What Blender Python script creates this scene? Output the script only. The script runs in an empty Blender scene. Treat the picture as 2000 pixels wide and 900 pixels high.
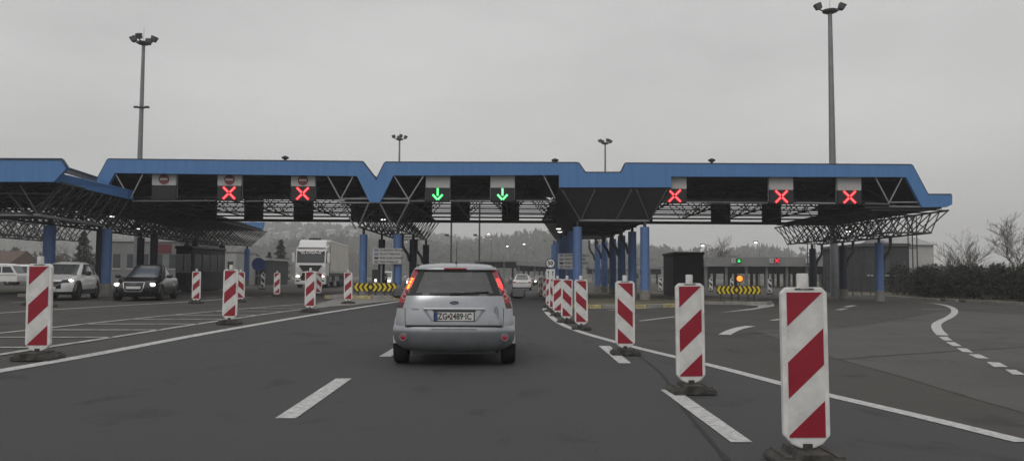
import bpy, bmesh, math, random
from mathutils import Vector, Matrix
R = math.radians
rnd = random.Random(7)
SC = bpy.context.scene
COL = SC.collection

# ------------------------------------------------------------------ camera
F = 1570.0                       # focal length in pixels of the 2000 x 900 photograph
CAM_H = 1.22
cam = bpy.data.cameras.new('camera')
cam.sensor_width = 36.0
cam.lens = F / 2000.0 * 36.0
cam.clip_start = 0.1
cam.clip_end = 6000
camo = bpy.data.objects.new('camera', cam)
COL.objects.link(camo)
CM = Matrix.Rotation(math.pi / 2 + math.atan(90.0 / F), 3, 'X') @ Matrix.Rotation(0.006, 3, 'Z')
camo.matrix_world = Matrix.Translation((0, 0, CAM_H)) @ CM.to_4x4()
SC.camera = camo

# ------------------------------------------------------------------ sky and sun
w = bpy.data.worlds.new('World')
SC.world = w
w.use_nodes = True
nt = w.node_tree
nt.nodes.clear()
out = nt.nodes.new('ShaderNodeOutputWorld')
bg = nt.nodes.new('ShaderNodeBackground')
sky = nt.nodes.new('ShaderNodeTexSky')
sky.sky_type = 'NISHITA'
sky.sun_disc = False
sky.sun_elevation = R(38)
sky.sun_rotation = R(200)
sky.air_density = 2.0
sky.dust_density = 6.0
hsv = nt.nodes.new('ShaderNodeHueSaturation')
hsv.inputs['Saturation'].default_value = 0.15
tc = nt.nodes.new('ShaderNodeTexCoord')
mp = nt.nodes.new('ShaderNodeMapping')
mp.inputs['Scale'].default_value = (1.1, 1.1, 3.2)
noi = nt.nodes.new('ShaderNodeTexNoise')
noi.inputs['Scale'].default_value = 1.6
noi.inputs['Detail'].default_value = 5
noi.inputs['Roughness'].default_value = 0.55
cr = nt.nodes.new('ShaderNodeValToRGB')
cr.color_ramp.elements[0].position = 0.3
cr.color_ramp.elements[0].color = (5.2, 5.19, 5.2, 1)
cr.color_ramp.elements[1].position = 0.7
cr.color_ramp.elements[1].color = (7.25, 7.22, 7.18, 1)
mix = nt.nodes.new('ShaderNodeMix')
mix.data_type = 'RGBA'
mix.inputs[0].default_value = 0.9
L = nt.links.new
L(tc.outputs['Generated'], mp.inputs['Vector'])
L(mp.outputs['Vector'], noi.inputs['Vector'])
L(noi.outputs['Fac'], cr.inputs['Fac'])
L(sky.outputs['Color'], hsv.inputs['Color'])
L(hsv.outputs['Color'], mix.inputs[6])
L(cr.outputs['Color'], mix.inputs[7])
L(mix.outputs[2], bg.inputs['Color'])
bg.inputs['Strength'].default_value = 0.1
L(bg.outputs['Background'], out.inputs['Surface'])

sun = bpy.data.lights.new('sun', 'SUN')
sun.energy = 0.5
sun.angle = R(25)
sun.color = (1.0, 0.97, 0.93)
suno = bpy.data.objects.new('sun', sun)
COL.objects.link(suno)
suno.rotation_euler = (R(52), 0, R(-20))

SC.view_settings.view_transform = 'Standard'
SC.view_settings.look = 'None'
SC.view_settings.gamma = 1
SC.view_settings.exposure = 0.0
SC.view_settings.use_curve_mapping = False
SC.render.engine = 'CYCLES'
SC.cycles.use_denoising = True
SC.cycles.max_bounces = 6
SC.cycles.transparent_max_bounces = 12
SC.cycles.volume_bounces = 4

# ------------------------------------------------------------------ pixel helpers
def ray(x, y):
    return CM @ Vector(((x - 1000.0) / F, (450.0 - y) / F, -1.0))
def P(x, y, Y):
    d = ray(x, y)
    t = Y / d.y
    return Vector((d.x * t, Y, CAM_H + d.z * t))
def G(x):                                   # height of the paved ground: the left carriageway lies a little higher
    if x > -2.2: return 0.0
    if x < -5.5: return 0.18
    return 0.18 * (-2.2 - x) / 3.3
def g(x, y, dz=0.0):
    d = ray(x, y)
    z = dz
    for _ in range(12):
        t = (z - CAM_H) / d.z
        z = G(d.x * t) + dz
    return Vector((d.x * t, d.y * t, z))

# ------------------------------------------------------------------ mesh helpers
class MB:
    def __init__(s):
        s.v = []; s.f = []
    def add(s, vs, fs):
        o = len(s.v)
        s.v += [tuple(v) for v in vs]
        s.f += [tuple(i + o for i in f) for f in fs]
        return s
    def box(s, x0, x1, y0, y1, z0, z1, m=None):
        vs = [Vector((x, y, z)) for z in (z0, z1) for y in (y0, y1) for x in (x0, x1)]
        if m is not None: vs = [m @ v for v in vs]
        return s.add(vs, [(0, 2, 3, 1), (4, 5, 7, 6), (0, 1, 5, 4), (2, 6, 7, 3), (0, 4, 6, 2), (1, 3, 7, 5)])
    def bar(s, p, q, r, n=4, r2=None):
        p = Vector(p); q = Vector(q)
        r2 = r if r2 is None else r2
        d = (q - p)
        if d.length < 1e-6: return s
        d.normalize()
        a = d.cross(Vector((0, 0, 1)) if abs(d.z) < 0.9 else Vector((1, 0, 0))).normalized()
        b = d.cross(a)
        vs = []
        for c, rr in ((p, r), (q, r2)):
            for k in range(n):
                t = 2 * math.pi * (k + 0.5) / n
                vs.append(c + (a * math.cos(t) + b * math.sin(t)) * rr)
        fs = [(k, (k + 1) % n, n + (k + 1) % n, n + k) for k in range(n)]
        fs += [tuple(reversed(range(n))), tuple(range(n, 2 * n))]
        return s.add(vs, fs)
    def path(s, pts, r, n=8):
        for a, b in zip(pts[:-1], pts[1:]): s.bar(a, b, r, n)
        return s
    def prism(s, poly, axis, d0, d1):
        """poly: 2-D outline; axis 'Y': (x,z) extruded along y, 'Z': (x,y) along z, 'X': (y,z) along x"""
        n = len(poly)
        def mk(p, d):
            if axis == 'Y': return (p[0], d, p[1])
            if axis == 'Z': return (p[0], p[1], d)
            return (d, p[0], p[1])
        vs = [mk(p, d0) for p in poly] + [mk(p, d1) for p in poly]
        fs = [(k, (k + 1) % n, n + (k + 1) % n, n + k) for k in range(n)]
        fs += [tuple(reversed(range(n))), tuple(range(n, 2 * n))]
        return s.add(vs, fs)
    def lathe(s, prof, n=16, m=None, cap=True):
        """prof: list of (r, z)"""
        vs = []
        for r, z in prof:
            for k in range(n):
                t = 2 * math.pi * k / n
                v = Vector((r * math.cos(t), r * math.sin(t), z))
                vs.append(m @ v if m is not None else v)
        fs = []
        for j in range(len(prof) - 1):
            for k in range(n):
                fs.append((j * n + k, j * n + (k + 1) % n, (j + 1) * n + (k + 1) % n, (j + 1) * n + k))
        if cap:
            fs.append(tuple(reversed(range(n))))
            fs.append(tuple(range((len(prof) - 1) * n, len(prof) * n)))
        return s.add(vs, fs)
    def build(s, name, mat, parent=None, smooth=False, bevel=0, loc=None):
        me = bpy.data.meshes.new(name)
        me.from_pydata(s.v, [], s.f)
        bm = bmesh.new(); bm.from_mesh(me)
        bmesh.ops.recalc_face_normals(bm, faces=bm.faces)
        bm.to_mesh(me); bm.free()
        if mat is not None: me.materials.append(M[mat] if isinstance(mat, str) else mat)
        if smooth:
            for p in me.polygons: p.use_smooth = True
            if smooth != 'all': me.set_sharp_from_angle(angle=R(40))
        o = bpy.data.objects.new(name, me)
        COL.objects.link(o)
        if parent is not None: o.parent = parent
        if loc is not None: o.location = loc
        if bevel:
            b = o.modifiers.new('bevel', 'BEVEL'); b.width = bevel; b.segments = 2; b.limit_method = 'ANGLE'
        return o

def empty(name, loc=(0, 0, 0), rz=0.0, label=None, cat=None, group=None):
    o = bpy.data.objects.new(name, None)
    COL.objects.link(o)
    o.location = loc
    o.rotation_euler = (0, 0, rz)
    o.empty_display_size = 0.3
    if label: tag(o, label, cat, group)
    return o
def tag(o, label=None, cat=None, group=None, kind=None):
    if label: o['label'] = label
    if cat: o['category'] = cat
    if group: o['group'] = group
    if kind: o['kind'] = kind
    return o
def copy_tree(o, parent=None):
    c = o.copy()
    COL.objects.link(c)
    if parent is not None: c.parent = parent
    for ch in [q for q in KIDS(o)]: copy_tree(ch, c)
    return c
def KIDS(o):
    return [q for q in COL.objects if q.parent == o]
def text_mesh(s, size, bold=0.0, align='CENTER'):
    cu = bpy.data.curves.new('lettering', 'FONT')
    cu.body = s; cu.size = size; cu.align_x = align; cu.align_y = 'CENTER'
    cu.extrude = 0.0; cu.offset = bold; cu.resolution_u = 2
    o = bpy.data.objects.new('tmp_text', cu)
    COL.objects.link(o)
    dg = bpy.context.evaluated_depsgraph_get()
    me = bpy.data.meshes.new_from_object(o.evaluated_get(dg))
    bpy.data.objects.remove(o)
    bpy.data.curves.remove(cu)
    return me
def lettering(s, size, mat, parent, m, bold=0.0, name='lettering', align='CENTER', sx=1.0):
    me = text_mesh(s, size, bold, align)
    me.transform(m @ Matrix.Diagonal((sx, 1, 1, 1)))
    me.materials.clear()
    me.materials.append(M[mat])
    o = bpy.data.objects.new(name, me)
    COL.objects.link(o)
    o.parent = parent
    return o
# text standing upright and read from -Y
UP = Matrix.Rotation(math.pi / 2, 4, 'X')
def at(x, y, z): return Matrix.Translation((x, y, z)) @ UP

# ------------------------------------------------------------------ materials
M = {}
def mat(name, col, rough=0.6, metal=0.0, noise=0.0, nscale=3.0, bump=0.0, bscale=60.0, spec=0.5, emit=None, es=0.0, coat=0.0, detail=6, col2=None):
    m = bpy.data.materials.new(name)
    m.use_nodes = True
    n = m.node_tree.nodes; l = m.node_tree.links
    b = n['Principled BSDF']
    b.inputs['Roughness'].default_value = rough
    b.inputs['Metallic'].default_value = metal
    b.inputs['Specular IOR Level'].default_value = spec
    b.inputs['Base Color'].default_value = (*col, 1)
    if coat:
        b.inputs['Coat Weight'].default_value = coat
        b.inputs['Coat Roughness'].default_value = 0.08
    if emit:
        b.inputs['Emission Color'].default_value = (*emit, 1)
        b.inputs['Emission Strength'].default_value = es
    co = n.new('ShaderNodeTexCoord')
    if noise or col2:
        t = n.new('ShaderNodeTexNoise')
        t.inputs['Scale'].default_value = nscale
        t.inputs['Detail'].default_value = detail
        t.inputs['Roughness'].default_value = 0.65
        l.new(co.outputs['Object'], t.inputs['Vector'])
        r = n.new('ShaderNodeValToRGB')
        lo = [c * (1 - noise) for c in col]
        hi = [min(1, c * (1 + noise)) for c in (col2 or col)]
        r.color_ramp.elements[0].position = 0.32
        r.color_ramp.elements[0].color = (*lo, 1)
        r.color_ramp.elements[1].position = 0.68
        r.color_ramp.elements[1].color = (*hi, 1)
        l.new(t.outputs['Fac'], r.inputs['Fac'])
        l.new(r.outputs['Color'], b.inputs['Base Color'])
    if bump:
        t2 = n.new('ShaderNodeTexNoise')
        t2.inputs['Scale'].default_value = bscale
        t2.inputs['Detail'].default_value = 4
        l.new(co.outputs['Object'], t2.inputs['Vector'])
        bp = n.new('ShaderNodeBump')
        bp.inputs['Strength'].default_value = bump
        bp.inputs['Distance'].default_value = 0.02
        l.new(t2.outputs['Fac'], bp.inputs['Height'])
        l.new(bp.outputs['Normal'], b.inputs['Normal'])
    M[name] = m
    return m
def asphalt(name, c1, c2, rough, streak=0.0):
    """asphalt: broad blotches, lengthwise tyre streaks, fine aggregate speckle and relief"""
    m = mat(name, c1, rough, bump=0.35, bscale=90, spec=0.35)
    n = m.node_tree.nodes; l = m.node_tree.links
    b = n['Principled BSDF']
    co = n.new('ShaderNodeTexCoord')
    big = n.new('ShaderNodeTexNoise'); big.inputs['Scale'].default_value = 0.35; big.inputs['Detail'].default_value = 7
    big.inputs['Roughness'].default_value = 0.6
    mpg = n.new('ShaderNodeMapping'); mpg.inputs['Scale'].default_value = (1.6, 0.05, 1)
    st = n.new('ShaderNodeTexNoise'); st.inputs['Scale'].default_value = 1.0; st.inputs['Detail'].default_value = 4
    fine = n.new('ShaderNodeTexNoise'); fine.inputs['Scale'].default_value = 34; fine.inputs['Detail'].default_value = 3
    l.new(co.outputs['Object'], big.inputs['Vector']); l.new(co.outputs['Object'], mpg.inputs['Vector'])
    l.new(mpg.outputs['Vector'], st.inputs['Vector']); l.new(co.outputs['Object'], fine.inputs['Vector'])
    a1 = n.new('ShaderNodeMath'); a1.operation = 'MULTIPLY_ADD'; a1.inputs[1].default_value = streak
    l.new(st.outputs['Fac'], a1.inputs[0]); l.new(big.outputs['Fac'], a1.inputs[2])
    a2 = n.new('ShaderNodeMath'); a2.operation = 'MULTIPLY_ADD'; a2.inputs[1].default_value = 0.75
    l.new(fine.outputs['Fac'], a2.inputs[0]); l.new(a1.outputs[0], a2.inputs[2])
    r = n.new('ShaderNodeValToRGB')
    mid = 0.5 + 0.5 * streak + 0.375   # centre of the summed noises
    r.color_ramp.elements[0].position = max(0, mid - 0.26); r.color_ramp.elements[0].color = (*c1, 1)
    r.color_ramp.elements[1].position = min(1, mid + 0.26); r.color_ramp.elements[1].color = (*c2, 1)
    l.new(a2.outputs[0], r.inputs['Fac'])
    # oil drips and small repaired spots
    sp = n.new('ShaderNodeTexNoise'); sp.inputs['Scale'].default_value = 1.7; sp.inputs['Detail'].default_value = 3; sp.inputs['Distortion'].default_value = 0.4
    spm = n.new('ShaderNodeMapping'); spm.inputs['Scale'].default_value = (1.0, 0.55, 1.0)
    l.new(co.outputs['Object'], spm.inputs['Vector']); l.new(spm.outputs['Vector'], sp.inputs['Vector'])
    sr = n.new('ShaderNodeValToRGB')
    sr.color_ramp.elements[0].position = 0.60; sr.color_ramp.elements[0].color = (1, 1, 1, 1)
    sr.color_ramp.elements[1].position = 0.70; sr.color_ramp.elements[1].color = (0.72, 0.72, 0.72, 1)
    l.new(sp.outputs['Fac'], sr.inputs['Fac'])
    mu = n.new('ShaderNodeMix'); mu.data_type = 'RGBA'; mu.blend_type = 'MULTIPLY'; mu.inputs[0].default_value = 1.0
    l.new(r.outputs['Color'], mu.inputs[6]); l.new(sr.outputs['Color'], mu.inputs[7]); l.new(mu.outputs[2], b.inputs['Base Color'])
    return m
def glass(name, tint, refl=0.12):
    m = bpy.data.materials.new(name); m.use_nodes = True
    n = m.node_tree.nodes; l = m.node_tree.links
    n.clear()
    o = n.new('ShaderNodeOutputMaterial'); t = n.new('ShaderNodeBsdfTransparent'); gl = n.new('ShaderNodeBsdfGlossy')
    fr = n.new('ShaderNodeFresnel'); fr.inputs['IOR'].default_value = 1.5
    ad = n.new('ShaderNodeMath'); ad.inputs[1].default_value = refl; ad.use_clamp = True
    mx = n.new('ShaderNodeMixShader')
    t.inputs['Color'].default_value = (*tint, 1)
    gl.inputs['Roughness'].default_value = 0.03
    l.new(fr.outputs[0], ad.inputs[0]); l.new(ad.outputs[0], mx.inputs[0])
    l.new(t.outputs[0], mx.inputs[1]); l.new(gl.outputs[0], mx.inputs[2]); l.new(mx.outputs[0], o.inputs['Surface'])
    M[name] = m

asphalt('asphalt_new', (0.036, 0.036, 0.037), (0.066, 0.066, 0.068), 0.82, 0.6)
asphalt('asphalt_old', (0.050, 0.046, 0.042), (0.080, 0.074, 0.068), 0.9, 0.25)
asphalt('asphalt_pale', (0.078, 0.075, 0.072), (0.112, 0.108, 0.104), 0.9, 0.1)
mat('soil', (0.10, 0.085, 0.062), 0.95, noise=0.4, nscale=0.8, bump=0.8, bscale=6, col2=(0.13, 0.12, 0.075))
mat('marking', (0.46, 0.46, 0.45), 0.8, noise=0.22, nscale=14, bump=0.3, bscale=80, col2=(0.58, 0.58, 0.57), detail=9)
mat('marking_worn', (0.30, 0.295, 0.285), 0.85, noise=0.25, nscale=7, col2=(0.48, 0.475, 0.46))
mat('concrete', (0.26, 0.25, 0.23), 0.9, noise=0.25, nscale=5, bump=0.4, bscale=30)
mat('kerb_yellow', (0.38, 0.30, 0.10), 0.85, noise=0.35, nscale=6, col2=(0.42, 0.36, 0.20))
mat('fascia_blue', (0.085, 0.195, 0.385), 0.5, noise=0.08, nscale=0.6, col2=(0.095, 0.21, 0.405))
fm_ = M['fascia_blue'].node_tree
fb = fm_.nodes['Principled BSDF']
ft = fm_.nodes.new('ShaderNodeTexNoise'); ft.inputs['Scale'].default_value = 1.0; ft.inputs['Detail'].default_value = 5
fmp = fm_.nodes.new('ShaderNodeMapping'); fmp.inputs['Scale'].default_value = (5.0, 5.0, 0.35)
fco = fm_.nodes.new('ShaderNodeTexCoord')
fr_ = fm_.nodes.new('ShaderNodeValToRGB')
fr_.color_ramp.elements[0].position = 0.35; fr_.color_ramp.elements[0].color = (0.066, 0.190, 0.430, 1)
fr_.color_ramp.elements[1].position = 0.65; fr_.color_ramp.elements[1].color = (0.082, 0.215, 0.470, 1)
fm_.links.new(fco.outputs['Object'], fmp.inputs['Vector']); fm_.links.new(fmp.outputs['Vector'], ft.inputs['Vector'])
fm_.links.new(ft.outputs['Fac'], fr_.inputs['Fac']); fm_.links.new(fr_.outputs['Color'], fb.inputs['Base Color'])
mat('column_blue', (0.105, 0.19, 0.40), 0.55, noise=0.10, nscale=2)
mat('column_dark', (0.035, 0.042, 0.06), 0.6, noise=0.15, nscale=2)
mat('trim_dark', (0.04, 0.055, 0.08), 0.6)
mat('roof_dark', (0.035, 0.036, 0.039), 0.85, noise=0.25, nscale=1.5)
mat('steel_dark', (0.045, 0.046, 0.048), 0.65, noise=0.2, nscale=3)
mat('steel_grey', (0.30, 0.305, 0.31), 0.55, 0.2, noise=0.15, nscale=4)
mat('galv', (0.20, 0.205, 0.21), 0.5, 0.4, noise=0.15, nscale=2)
mat('black_panel', (0.016, 0.016, 0.017), 0.6)
mat('sign_grey', (0.46, 0.46, 0.45), 0.7, noise=0.08, nscale=3)
mat('no_entry_red', (0.17, 0.04, 0.042), 0.6, noise=0.15, nscale=5)
mat('white_paint', (0.74, 0.74, 0.73), 0.55, noise=0.05, nscale=6)
mat('board_white', (0.60, 0.59, 0.57), 0.5, noise=0.14, nscale=5, col2=(0.70, 0.69, 0.67))
mat('board_frame', (0.66, 0.65, 0.63), 0.45, noise=0.16, nscale=6, col2=(0.74, 0.73, 0.71))
mat('board_red', (0.29, 0.010, 0.026), 0.42, noise=0.16, nscale=5)
mat('rubber', (0.030, 0.029, 0.027), 0.85, noise=0.35, nscale=9, bump=0.4, bscale=40, col2=(0.075, 0.070, 0.062))
mat('tyre', (0.015, 0.015, 0.015), 0.85, noise=0.2, nscale=10)
mat('yellow', (0.72, 0.55, 0.02), 0.5, noise=0.06, nscale=4)
mat('black', (0.02, 0.017, 0.014), 0.6)
mat('dark_text', (0.05, 0.05, 0.05), 0.7)
mat('led_red', (0.3, 0.0, 0.01), 0.5, emit=(1.0, 0.012, 0.03), es=1.3)
mat('led_core', (0.5, 0.2, 0.2), 0.5, emit=(1.0, 0.22, 0.22), es=1.3)
mat('led_green', (0.0, 0.3, 0.1), 0.5, emit=(0.01, 1.0, 0.16), es=1.5)
mat('led_green_core', (0.3, 0.5, 0.4), 0.5, emit=(0.35, 1.0, 0.5), es=1.2)
mat('lamp_white', (0.8, 0.8, 0.8), 0.4, emit=(1.0, 0.96, 0.88), es=2.5)
mat('lamp_warm', (0.8, 0.7, 0.5), 0.4, emit=(1.0, 0.85, 0.55), es=2.5)
mat('lamp_amber', (0.6, 0.2, 0.03), 0.4, emit=(1.0, 0.26, 0.03), es=1.6)
mat('headlight', (0.8, 0.8, 0.8), 0.2, emit=(1.0, 0.93, 0.82), es=5.0)
mat('silver', (0.355, 0.37, 0.39), 0.24, 0.75, noise=0.05, nscale=5, coat=0.6)
mat('silver_low', (0.35, 0.365, 0.385), 0.30, 0.65, noise=0.12, nscale=4, coat=0.4)
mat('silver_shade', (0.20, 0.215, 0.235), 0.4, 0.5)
mat('strip_bright', (0.62, 0.64, 0.66), 0.25, 0.6, coat=0.4)
mat('car_white', (0.78, 0.78, 0.77), 0.3, coat=0.6)
mat('car_black', (0.028, 0.028, 0.031), 0.25, 0.3, coat=0.6)
mat('car_grey', (0.18, 0.18, 0.19), 0.3, 0.4, coat=0.5)
mat('plastic_black', (0.022, 0.022, 0.023), 0.55)
mat('plastic_grey', (0.07, 0.07, 0.072), 0.6)
mat('chrome', (0.6, 0.6, 0.61), 0.18, 1.0)
mat('mirror_face', (0.22, 0.22, 0.23), 0.12, 0.9)
mat('alloy', (0.32, 0.32, 0.33), 0.35, 0.7)
mat('lens_red', (0.35, 0.016, 0.03), 0.15, coat=0.6)
mat('lens_dark', (0.06, 0.014, 0.018), 0.2, coat=0.5)
mat('lens_pink', (0.62, 0.38, 0.38), 0.15, coat=0.6)
mat('lamp_brake', (0.6, 0.03, 0.02), 0.2, emit=(1.0, 0.05, 0.045), es=1.9)
mat('lamp_brake_hot', (0.6, 0.1, 0.02), 0.2, emit=(1.0, 0.22, 0.02), es=3.2)
mat('seat', (0.045, 0.045, 0.048), 0.9)
mat('plate', (0.62, 0.62, 0.60), 0.5, noise=0.05, nscale=20)
mat('plate_blue', (0.03, 0.06, 0.22), 0.5)
mat('emblem_blue', (0.02, 0.035, 0.11), 0.3, coat=0.5)
mat('tarp', (0.58, 0.55, 0.50), 0.7, noise=0.10, nscale=0.8, bump=0.25, bscale=2.5)
mat('wall_light', (0.42, 0.42, 0.41), 0.85, noise=0.1, nscale=0.8)
mat('wall_grey', (0.21, 0.21, 0.21), 0.85, noise=0.12, nscale=0.6)
mat('wall_dark', (0.045, 0.047, 0.05), 0.8, noise=0.15, nscale=0.7)
mat('maroon', (0.14, 0.035, 0.045), 0.7)
mat('roof_tile', (0.12, 0.08, 0.065), 0.85, noise=0.25, nscale=3)
mat('roof_pale', (0.36, 0.36, 0.355), 0.7, noise=0.1, nscale=1)
mat('pane', (0.03, 0.035, 0.04), 0.12, coat=0.3)
mat('conifer', (0.022, 0.034, 0.022), 0.9, noise=0.35, nscale=2)
mat('hedge_leaf', (0.020, 0.024, 0.017), 0.85, noise=0.4, nscale=1.2, col2=(0.030, 0.032, 0.022))
mat('bark', (0.075, 0.062, 0.05), 0.95, noise=0.3, nscale=6)
mat('twig', (0.085, 0.07, 0.058), 0.95)
mat('hill_soil', (0.06, 0.062, 0.045), 0.95, noise=0.4, nscale=0.03)
mat('wood_far', (0.035, 0.040, 0.030), 0.95, noise=0.4, nscale=0.06, col2=(0.058, 0.055, 0.042))
mat('seam', (0.03, 0.029, 0.028), 0.9)
mat('grass', (0.075, 0.08, 0.035), 0.95, noise=0.35, nscale=5)
glass('car_glass', (0.75, 0.76, 0.76), 0.14)
mat('wind_glass', (0.13, 0.135, 0.14), 0.12, coat=0.8)  # sky reflection on the panes is put into this grey base colour
wgn = M['wind_glass'].node_tree
wgt = wgn.nodes.new('ShaderNodeBsdfTransparent'); wgt.inputs['Color'].default_value = (0.25, 0.26, 0.26, 1)
wgm = wgn.nodes.new('ShaderNodeMixShader'); wgm.inputs[0].default_value = 0.72
wgo = [q for q in wgn.nodes if q.type == 'OUTPUT_MATERIAL'][0]
wgn.links.new(wgt.outputs[0], wgm.inputs[1]); wgn.links.new(wgn.nodes['Principled BSDF'].outputs[0], wgm.inputs[2]); wgn.links.new(wgm.outputs[0], wgo.inputs['Surface'])
glass('lens_clear', (0.6, 0.6, 0.6), 0.1)
glass('ford_glass', (0.85, 0.86, 0.86), 0.03)

# ------------------------------------------------------------------ ground and paving
def sheet(name, poly, dz, matn, parent=None, label=None):
    """flat sheet following the ground height; poly is a list of (x, y) world points, cut at the two breaks of slope"""
    bm = bmesh.new()
    vs = [bm.verts.new((p[0], p[1], 0)) for p in poly]
    bm.faces.new(vs)
    for xc in (-2.2, -5.5):
        geom = bm.verts[:] + bm.edges[:] + bm.faces[:]
        bmesh.ops.bisect_plane(bm, geom=geom, plane_co=(xc, 0, 0), plane_no=(1, 0, 0))
    for v in bm.verts: v.co.z = G(v.co.x) + dz
    bmesh.ops.recalc_face_normals(bm, faces=bm.faces)
    for f in bm.faces:
        if f.normal.z < 0: f.normal_flip()
    me = bpy.data.meshes.new(name); bm.to_mesh(me); bm.free()
    me.materials.append(M[matn])
    o = bpy.data.objects.new(name, me); COL.objects.link(o)
    if parent is not None: o.parent = parent
    else: o['kind'] = 'structure'
    return o
ground = sheet('ground', [(-1500, -60), (1500, -60), (1500, 1500), (-1500, 1500)], -0.012, 'soil')
apron = sheet('asphalt_apron', [(-70, -20), (24, -20), (24, 58), (30, 75), (45, 90), (45, 190), (-90, 190), (-90, 60), (-70, 44)], 0.0, 'asphalt_old')

# lines by pixel: the photograph's ground points
def gp(pts): return [g(*p) for p in pts]
def smooth(pts, n=6):
    out = []
    for i in range(len(pts) - 1):
        p0 = pts[max(i - 1, 0)]; p1 = pts[i]; p2 = pts[i + 1]; p3 = pts[min(i + 2, len(pts) - 1)]
        for k in range(n):
            t = k / n
            out.append(0.5 * ((2 * p1) + (p2 - p0) * t + (2 * p0 - 5 * p1 + 4 * p2 - p3) * t * t + (3 * p1 - p0 - 3 * p2 + p3) * t ** 3))
    out.append(pts[-1])
    return out
left_edge = gp([(0, 725), (200, 690), (400, 652), (600, 617), (700, 601), (790, 587)])
right_edge = gp([(1063, 600), (1068, 610), (1090, 629), (1130, 647), (1180, 662), (1250, 681), (1400, 717), (1530, 751), (1620, 773), (1800, 815), (2000, 864)])
le = [Vector((left_edge[0].x - 0.85 * 3, left_edge[0].y - 4.5, 0))] + left_edge + [Vector((-4.2, 60, 0)), Vector((-3.6, 190, 0))]
re_ = [Vector((2.0, 190, 0)), Vector((1.75, 60, 0))] + right_edge + [Vector((right_edge[-1].x + 1.1, right_edge[-1].y - 0.9, 0)), Vector((7.5, -15, 0))]
road_poly = [(le[0].x, -15)] + [(p.x, p.y) for p in le] + [(p.x, p.y) for p in re_]
road = sheet('road', road_poly, 0.004, 'asphalt_new')
# paler, newer-laid bay on the right with its tar seam
pale = gp([(1475, 646), (1640, 640), (1760, 622), (1850, 606), (2040, 618)])
pale = [(p.x, p.y) for p in pale] + [(23.5, 14), (13.5, 8.5)] + [(p.x, p.y) for p in gp([(2000, 806), (1900, 778), (1760, 735), (1640, 702), (1560, 676)])]
sheet('asphalt_bay', pale, 0.004, 'asphalt_pale')

def strip(name, pts, width, dz=0.010, matn='marking', parent=None, jag=0.0):
    mb = MB()
    L_, R_ = [], []
    for i, p in enumerate(pts):
        d = (pts[min(i + 1, len(pts) - 1)] - pts[max(i - 1, 0)])
        d.z = 0; d.normalize()
        nrm = Vector((-d.y, d.x, 0))
        wv = width[i] if isinstance(width, (list, tuple)) else width
        wv *= 1 + jag * rnd.uniform(-1, 1)
        for lst, sg in ((L_, 1), (R_, -1)):
            q = p + nrm * sg * wv / 2
            q.z = G(q.x) + dz
            lst.append(q)
    n = len(pts)
    mb.add(L_ + R_, [(i, i + 1, n + i + 1, n + i) for i in range(n - 1)])
    o = mb.build(name, matn, parent if parent is not None else road)
    for p in o.data.polygons:
        if p.normal.z < 0: p.flip()
    return o
def line_px(name, a, b, width, n=2, **kw):
    A = g(*a); B = g(*b)
    k = max(n, int((A - B).length / 1.0) + 1)
    return strip(name, [A.lerp(B, i / k) for i in range(k + 1)], width, **kw)
def poly_px(name, pts, dz=0.010, matn='marking', parent=None):
    q = gp(pts)
    return sheet(name, [(p.x, p.y) for p in q], dz, matn, parent or road)

le2 = [left_edge[0] + (left_edge[0] - left_edge[1]) * 0.4] + left_edge
strip('edge_line', smooth(le2), 0.17)
strip('edge_line', smooth(right_edge), 0.17)
# broken lane lines, each dash a piece of its own
poly_px('lane_dash', [(537, 818), (578, 818), (687, 740), (656, 740)])
poly_px('lane_dash', [(740, 697), (764, 697), (800, 672), (782, 672)])
for y0, y1 in ((15.6, 18.4), (21.2, 24.0), (27, 30)):
    sheet('lane_dash', [(-2.05, y0), (-1.88, y0), (-1.88, y1), (-2.05, y1)], 0.010, 'marking', road)
poly_px('lane_dash', [(1290, 762), (1322, 762), (1470, 865), (1428, 865)])
poly_px('lane_dash', [(1169, 676), (1191, 676), (1233, 710), (1209, 710)])
# hatched area left of the lane
up_b = [(-60, 657), (0, 651), (55, 645), (110, 639), (289, 620), (393, 610.5), (560, 596), (690, 586)]
lo_b = [(-60, 702), (0, 693), (38, 687), (107, 676), (214, 660), (400, 631), (560, 608), (700, 592)]
strip('hatch_border', smooth(gp(up_b), 3), 0.14, matn='marking_worn')
strip('hatch_border', smooth(gp(lo_b), 3), 0.15, matn='marking_worn')
def xat(pl, y):
    for a, b in zip(pl[:-1], pl[1:]):
        if (a[1] - y) * (b[1] - y) <= 0: return a[0] + (b[0] - a[0]) * (y - a[1]) / (b[1] - a[1])
    return pl[0][0] if y > pl[0][1] else pl[-1][0]
for y in (679, 659, 644.5, 633, 623.5, 615.5, 608.5, 602.5, 597.5):
    line_px('hatch_bar', (xat(up_b, y), y), (xat(lo_b, y), y), 0.15 if y > 650 else 0.19, matn='marking_worn')
# opposite carriageway
strip('edge_line', smooth(gp([(-60, 614.5), (0, 611.5), (118, 604), (250, 596), (372, 589), (470, 582), (560, 577)]), 4), 0.17, matn='marking')
for a, b in (((-40, 581), (50, 578)), ((22, 591), (70, 588.5)), ((195, 583.5), (222, 582)), ((100, 586), (140, 584)), ((403, 580.5), (436, 579)), ((482, 581), (538, 578.5)), ((330, 578), (362, 577))):
    line_px('lane_dash', a, b, 0.16, matn='marking_worn')
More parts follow.
